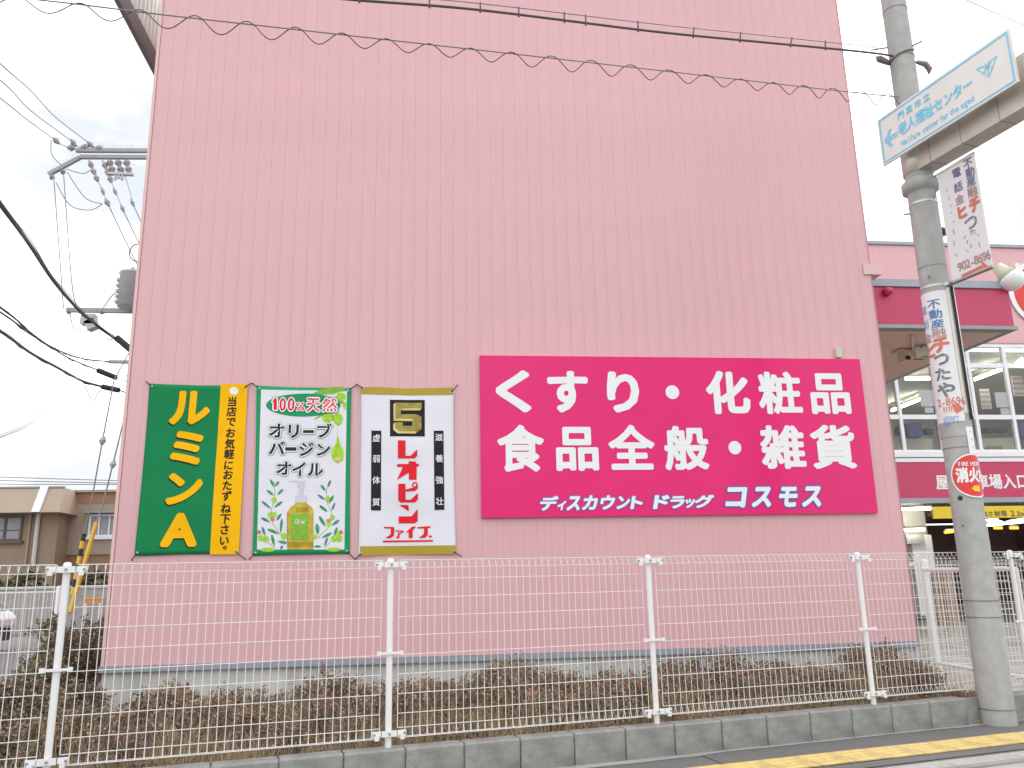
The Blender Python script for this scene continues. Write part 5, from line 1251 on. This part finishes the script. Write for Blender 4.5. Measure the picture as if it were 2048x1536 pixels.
# ================================================================ PLANTS
def leaf_cloud(b, rnd, npts, fn, size, mats):
    for _ in range(npts):
        p, m_ = fn(rnd)
        if p is None: continue
        s_ = size * rnd.uniform(.6, 1.4); d = Vector((rnd.gauss(0, 1), rnd.gauss(0, 1), rnd.gauss(.3, .8))).normalized()
        e = d.cross(Vector((rnd.gauss(0, 1), rnd.gauss(0, 1), rnd.gauss(0, 1)))).normalized() * .32
        b.add([p, p + (d * .5 + e) * s_, p + d * s_, p + (d * .5 - e) * s_], [(0, 1, 2, 3)], m_)
def shrub_mesh(seed, rx, ry, h, nleaf, nst, mix, lsz=.028, openf=.5):
    rnd = random.Random(seed); tw = MB(); lf_ = MB(); tips = []
    for i in range(nst):
        a = rnd.uniform(0, 6.283); r_ = rnd.uniform(.02, .12); base = Vector((math.cos(a) * r_ * rx, math.sin(a) * r_ * ry, 0))
        a2 = a + rnd.uniform(-.6, .6); rr_ = math.sqrt(rnd.uniform(0, 1)); hh_ = h * rnd.uniform(.55, 1.0) * (1 - .35 * rr_ ** 2)
        tip = Vector((math.cos(a2) * rr_ * rx, math.sin(a2) * rr_ * ry, hh_)); mid = base.lerp(tip, .5) + Vector((rnd.uniform(-.03, .03), rnd.uniform(-.03, .03), .02))
        tw.tube([base, mid, tip], [.005, .0035, .0015], 3, cap=False); tips.append((base, mid, tip))
        for k in range(4):
            t = rnd.uniform(.35, .95); o_ = (mid.lerp(tip, t) if t > .5 else base.lerp(mid, t * 2)); e_ = o_ + Vector((rnd.gauss(0, .05), rnd.gauss(0, .05), rnd.uniform(.03, .12)))
            tw.tube([o_, e_], [.0025, .001], 3, cap=False); tips.append((o_, o_.lerp(e_, .5), e_))
    def fn(rd):
        b_, m_, t_ = rd.choice(tips); k = rd.random() ** .45; p = m_.lerp(t_, k) + Vector((rd.gauss(0, .02), rd.gauss(0, .02), rd.gauss(0, .02)))
        if p.z < .02: return None, 0
        return p, rd.choices(range(len(mix)), [w_ for _, w_ in mix])[0]
    leaf_cloud(lf_, rnd, nleaf, fn, lsz, mix)
    return tw.mesh('branches', M['twig']), lf_.mesh('foliage', [M[n_] for n_, _ in mix])
mixA = [('leaf_red', .42), ('leaf_green', .26), ('leaf_olive', .16), ('leaf_dark', .16)]
mixG = [('leaf_dark', .45), ('leaf_green', .3), ('leaf_red', .15), ('leaf_olive', .1)]
azs = [shrub_mesh(20 + i, .34, .3, .46, 1700, 46, mixA) for i in range(4)]
def put_shrub(ms, x, y, z, rz, sc_, nm, lb, cat, grp):
    e = thing(nm, (x, y, z), lb, cat, grp, rz)
    e.scale = sc_
    inst(ms[0], 'branches', (0, 0, 0), e); f_ = inst(ms[1], 'foliage', (0, 0, 0), e); f_['kind'] = 'stuff'
    return e
rnd = random.Random(11); nsh = 0
for row, (tt, sc0) in enumerate(((.35, .62), (.72, .78), (1.12, .92), (1.5, 1.0), (1.95, 1.0), (2.4, .95))):
    s = -1.6 + .2 * row
    while s < 7.6:
        p = SP(s + rnd.uniform(-.1, .1), tt + rnd.uniform(-.1, .1)); lb_s = 'thin azalea shrub in the %s of the bed behind the %s fence bay' % (('front row', 'second row', 'third row', 'fourth row', 'fifth row', 'last row')[row], ('leftmost', 'leftmost', 'second', 'third', 'fourth', 'fourth')[min(max(int((p.x + 4) / 2), 0), 5)])
        lim = WY - .3
        if p.y < lim and p.x < 5.1 and p.x > -3.6:
            k = sc0 * rnd.uniform(.7, 1.08)
            if row == 0: k *= .75
            if p.x < 0: k *= .93
            put_shrub(azs[rnd.randrange(4)], p.x, p.y, .03, rnd.uniform(0, 6.28), (k * 1.1, k * 1.1, k * rnd.uniform(.72, 1.22)), 'azalea_shrub', lb_s, 'shrub', 'azalea shrubs in the bed'); nsh += 1
        s += .47 + rnd.uniform(0, .14)
# hedge along the left side of the building
hd_ = [shrub_mesh(40 + i, .32, .34, .98, 4600, 56, mixG, .032) for i in range(2)]
for i, (x, y, k) in enumerate(((-3.72, 9.35, .98), (-3.78, 9.95, 1.0), (-3.85, 10.6, 1.0), (-3.9, 11.3, 1.0), (-3.98, 12.0, .98), (-3.64, 8.75, .8))):
    put_shrub(hd_[i % 2], x, y, 0, i * 1.3, (.75, 1, k * .95), 'hedge_shrub', ('tall dark hedge shrub level with the left end of the pink wall', 'tall dark hedge shrub, second back along the building side', 'tall dark hedge shrub, third back along the building side', 'tall dark hedge shrub, fourth back along the building side', 'tall dark hedge shrub, farthest back along the building side', 'shorter hedge shrub standing in front of the wall corner')[i], 'shrub', 'hedge along the left side of the building')
lo = [shrub_mesh(60 + i, .45, .4, .62, 4200, 46, [('leaf_dark', .3), ('leaf_green', .3), ('leaf_red', .25), ('leaf_olive', .15)], .034) for i in range(3)]
for i, (x, y, k) in enumerate(((-3.9, 7.9, 1.0), (-4.6, 7.6, .9), (-3.2, 7.3, .95), (-3.9, 6.9, .9), (-4.7, 6.7, .85), (-3.3, 6.4, .85), (-3.1, 8.1, .75), (-5.3, 7.5, .85), (-2.6, 6.7, .7), (-3.9, 6.1, .75), (-2.75, 6.05, .7), (-4.5, 8.5, .75), (-5.3, 8.5, .7), (-6.0, 8.0, .8))):
    put_shrub(lo[i % 3], x, y, 0, i * 1.7, (k, k, k), 'azalea_shrub', 'dense dark azalea shrub behind the fence at the lower left', 'shrub', 'dense azalea shrubs at the lower left')
# green bushes before the houses
gm = [('leaf_green', .7), ('leaf_dark', .2), ('leaf_olive', .1)]
bs_ = shrub_mesh(80, .8, .6, 1.9, 5000, 50, gm, .09)
for px, lb in ((45, 'green bush before the beige building at the left edge'), (178, 'green bush below the framed window left of the pink wall')):
    p = onY(px, 1150, 25.5); put_shrub(bs_, p.x, 25.5, 0, 1, (1, 1, 1), 'garden_bush', lb, 'bush', None)
bs2 = shrub_mesh(81, .2, .2, 1.0, 900, 14, gm, .05)
for x, y, s_ in ((-4.35, 10.6, 1.0), ):
    put_shrub(bs2, x, y, 0, 0, (1, 1, s_), 'young_shrub', 'slim green shrub beside the post of the grey lot fence', 'shrub', None)
# dry grass and weeds: one uncountable mass each
gr = MB(); rnd = random.Random(9)
for _ in range(30000):
    s = rnd.uniform(-3.5, 7.7); t = abs(rnd.gauss(.1, 1.0)) + .05
    p = SP(s, t); 
    if p.y > WY - .05 or p.x < -5 or mnoise.noise(p * 1.6) < -.12 + .25 * rnd.random() - .1: continue
    p.z = .05; h_ = rnd.uniform(.06, .30) * (.8 if t < .3 else 1.25) * (1 + .5 * mnoise.noise(p * 2.2)); l_ = Vector((rnd.gauss(0, .07), rnd.gauss(0, .07), 0)); w_ = Vector((rnd.gauss(0, 1), rnd.gauss(0, 1), 0)).normalized() * .0022
    m_ = 0 if rnd.random() < .85 else 1
    gr.add([p - w_, p + w_, p + l_ * .5 + Vector((0, 0, h_ * .6)) + w_ * .7, p + l_ * .5 + Vector((0, 0, h_ * .6)) - w_ * .7, p + l_ * 1.4 + Vector((0, 0, h_))], [(0, 1, 2, 3), (3, 2, 4)], m_)
o = gr.build('dry_grass', [M['straw'], M['grassg']], None); tag(o, 'dry straw coloured grass and weeds growing through the planting bed', 'grass', kind='stuff')
lt = MB()
for _ in range(5200):
    p = SP(rnd.uniform(-3.5, 7.7), abs(rnd.gauss(.15, .7)) + .05)
    if p.y > WY - .03 or p.x < -5: continue
    p.z = .075 + rnd.uniform(0, .03); d = Vector((rnd.gauss(0, 1), rnd.gauss(0, 1), rnd.gauss(0, .35))).normalized() * .03; e = d.cross(Vector((rnd.gauss(0, .3), rnd.gauss(0, .3), 1))).normalized() * .011
    lt.add([p, p + d * .5 + e, p + d, p + d * .5 - e], [(0, 1, 2, 3)], rnd.randrange(3))
o = lt.build('fallen_leaves', [M['leaf_red'], M['straw'], M['leaf_olive']], None); tag(o, 'fallen brown leaves scattered over the planting bed', 'leaves', kind='stuff')
# few weeds at the foot of the kerb wall
wd2 = MB()
for s, n_ in ((5.38, 7), (5.5, 4), (2.9, 4), (6.6, 5), (4.2, 3), (7.0, 6)):
    for _ in range(n_):
        p = SP(s + rnd.gauss(0, .03), -.088 + rnd.gauss(0, .006)); h_ = rnd.uniform(.02, .07); l_ = Vector((rnd.gauss(0, .02), rnd.gauss(-.01, .02), 0)); w_ = D2 * .002
        wd2.add([p - w_, p + w_, p + l_ + Vector((0, 0, h_))], [(0, 1, 2)])
o = wd2.build('pavement_weeds', [M['straw']], None); tag(o, 'few dry weeds in the joint below the kerb wall', 'weeds', kind='stuff')
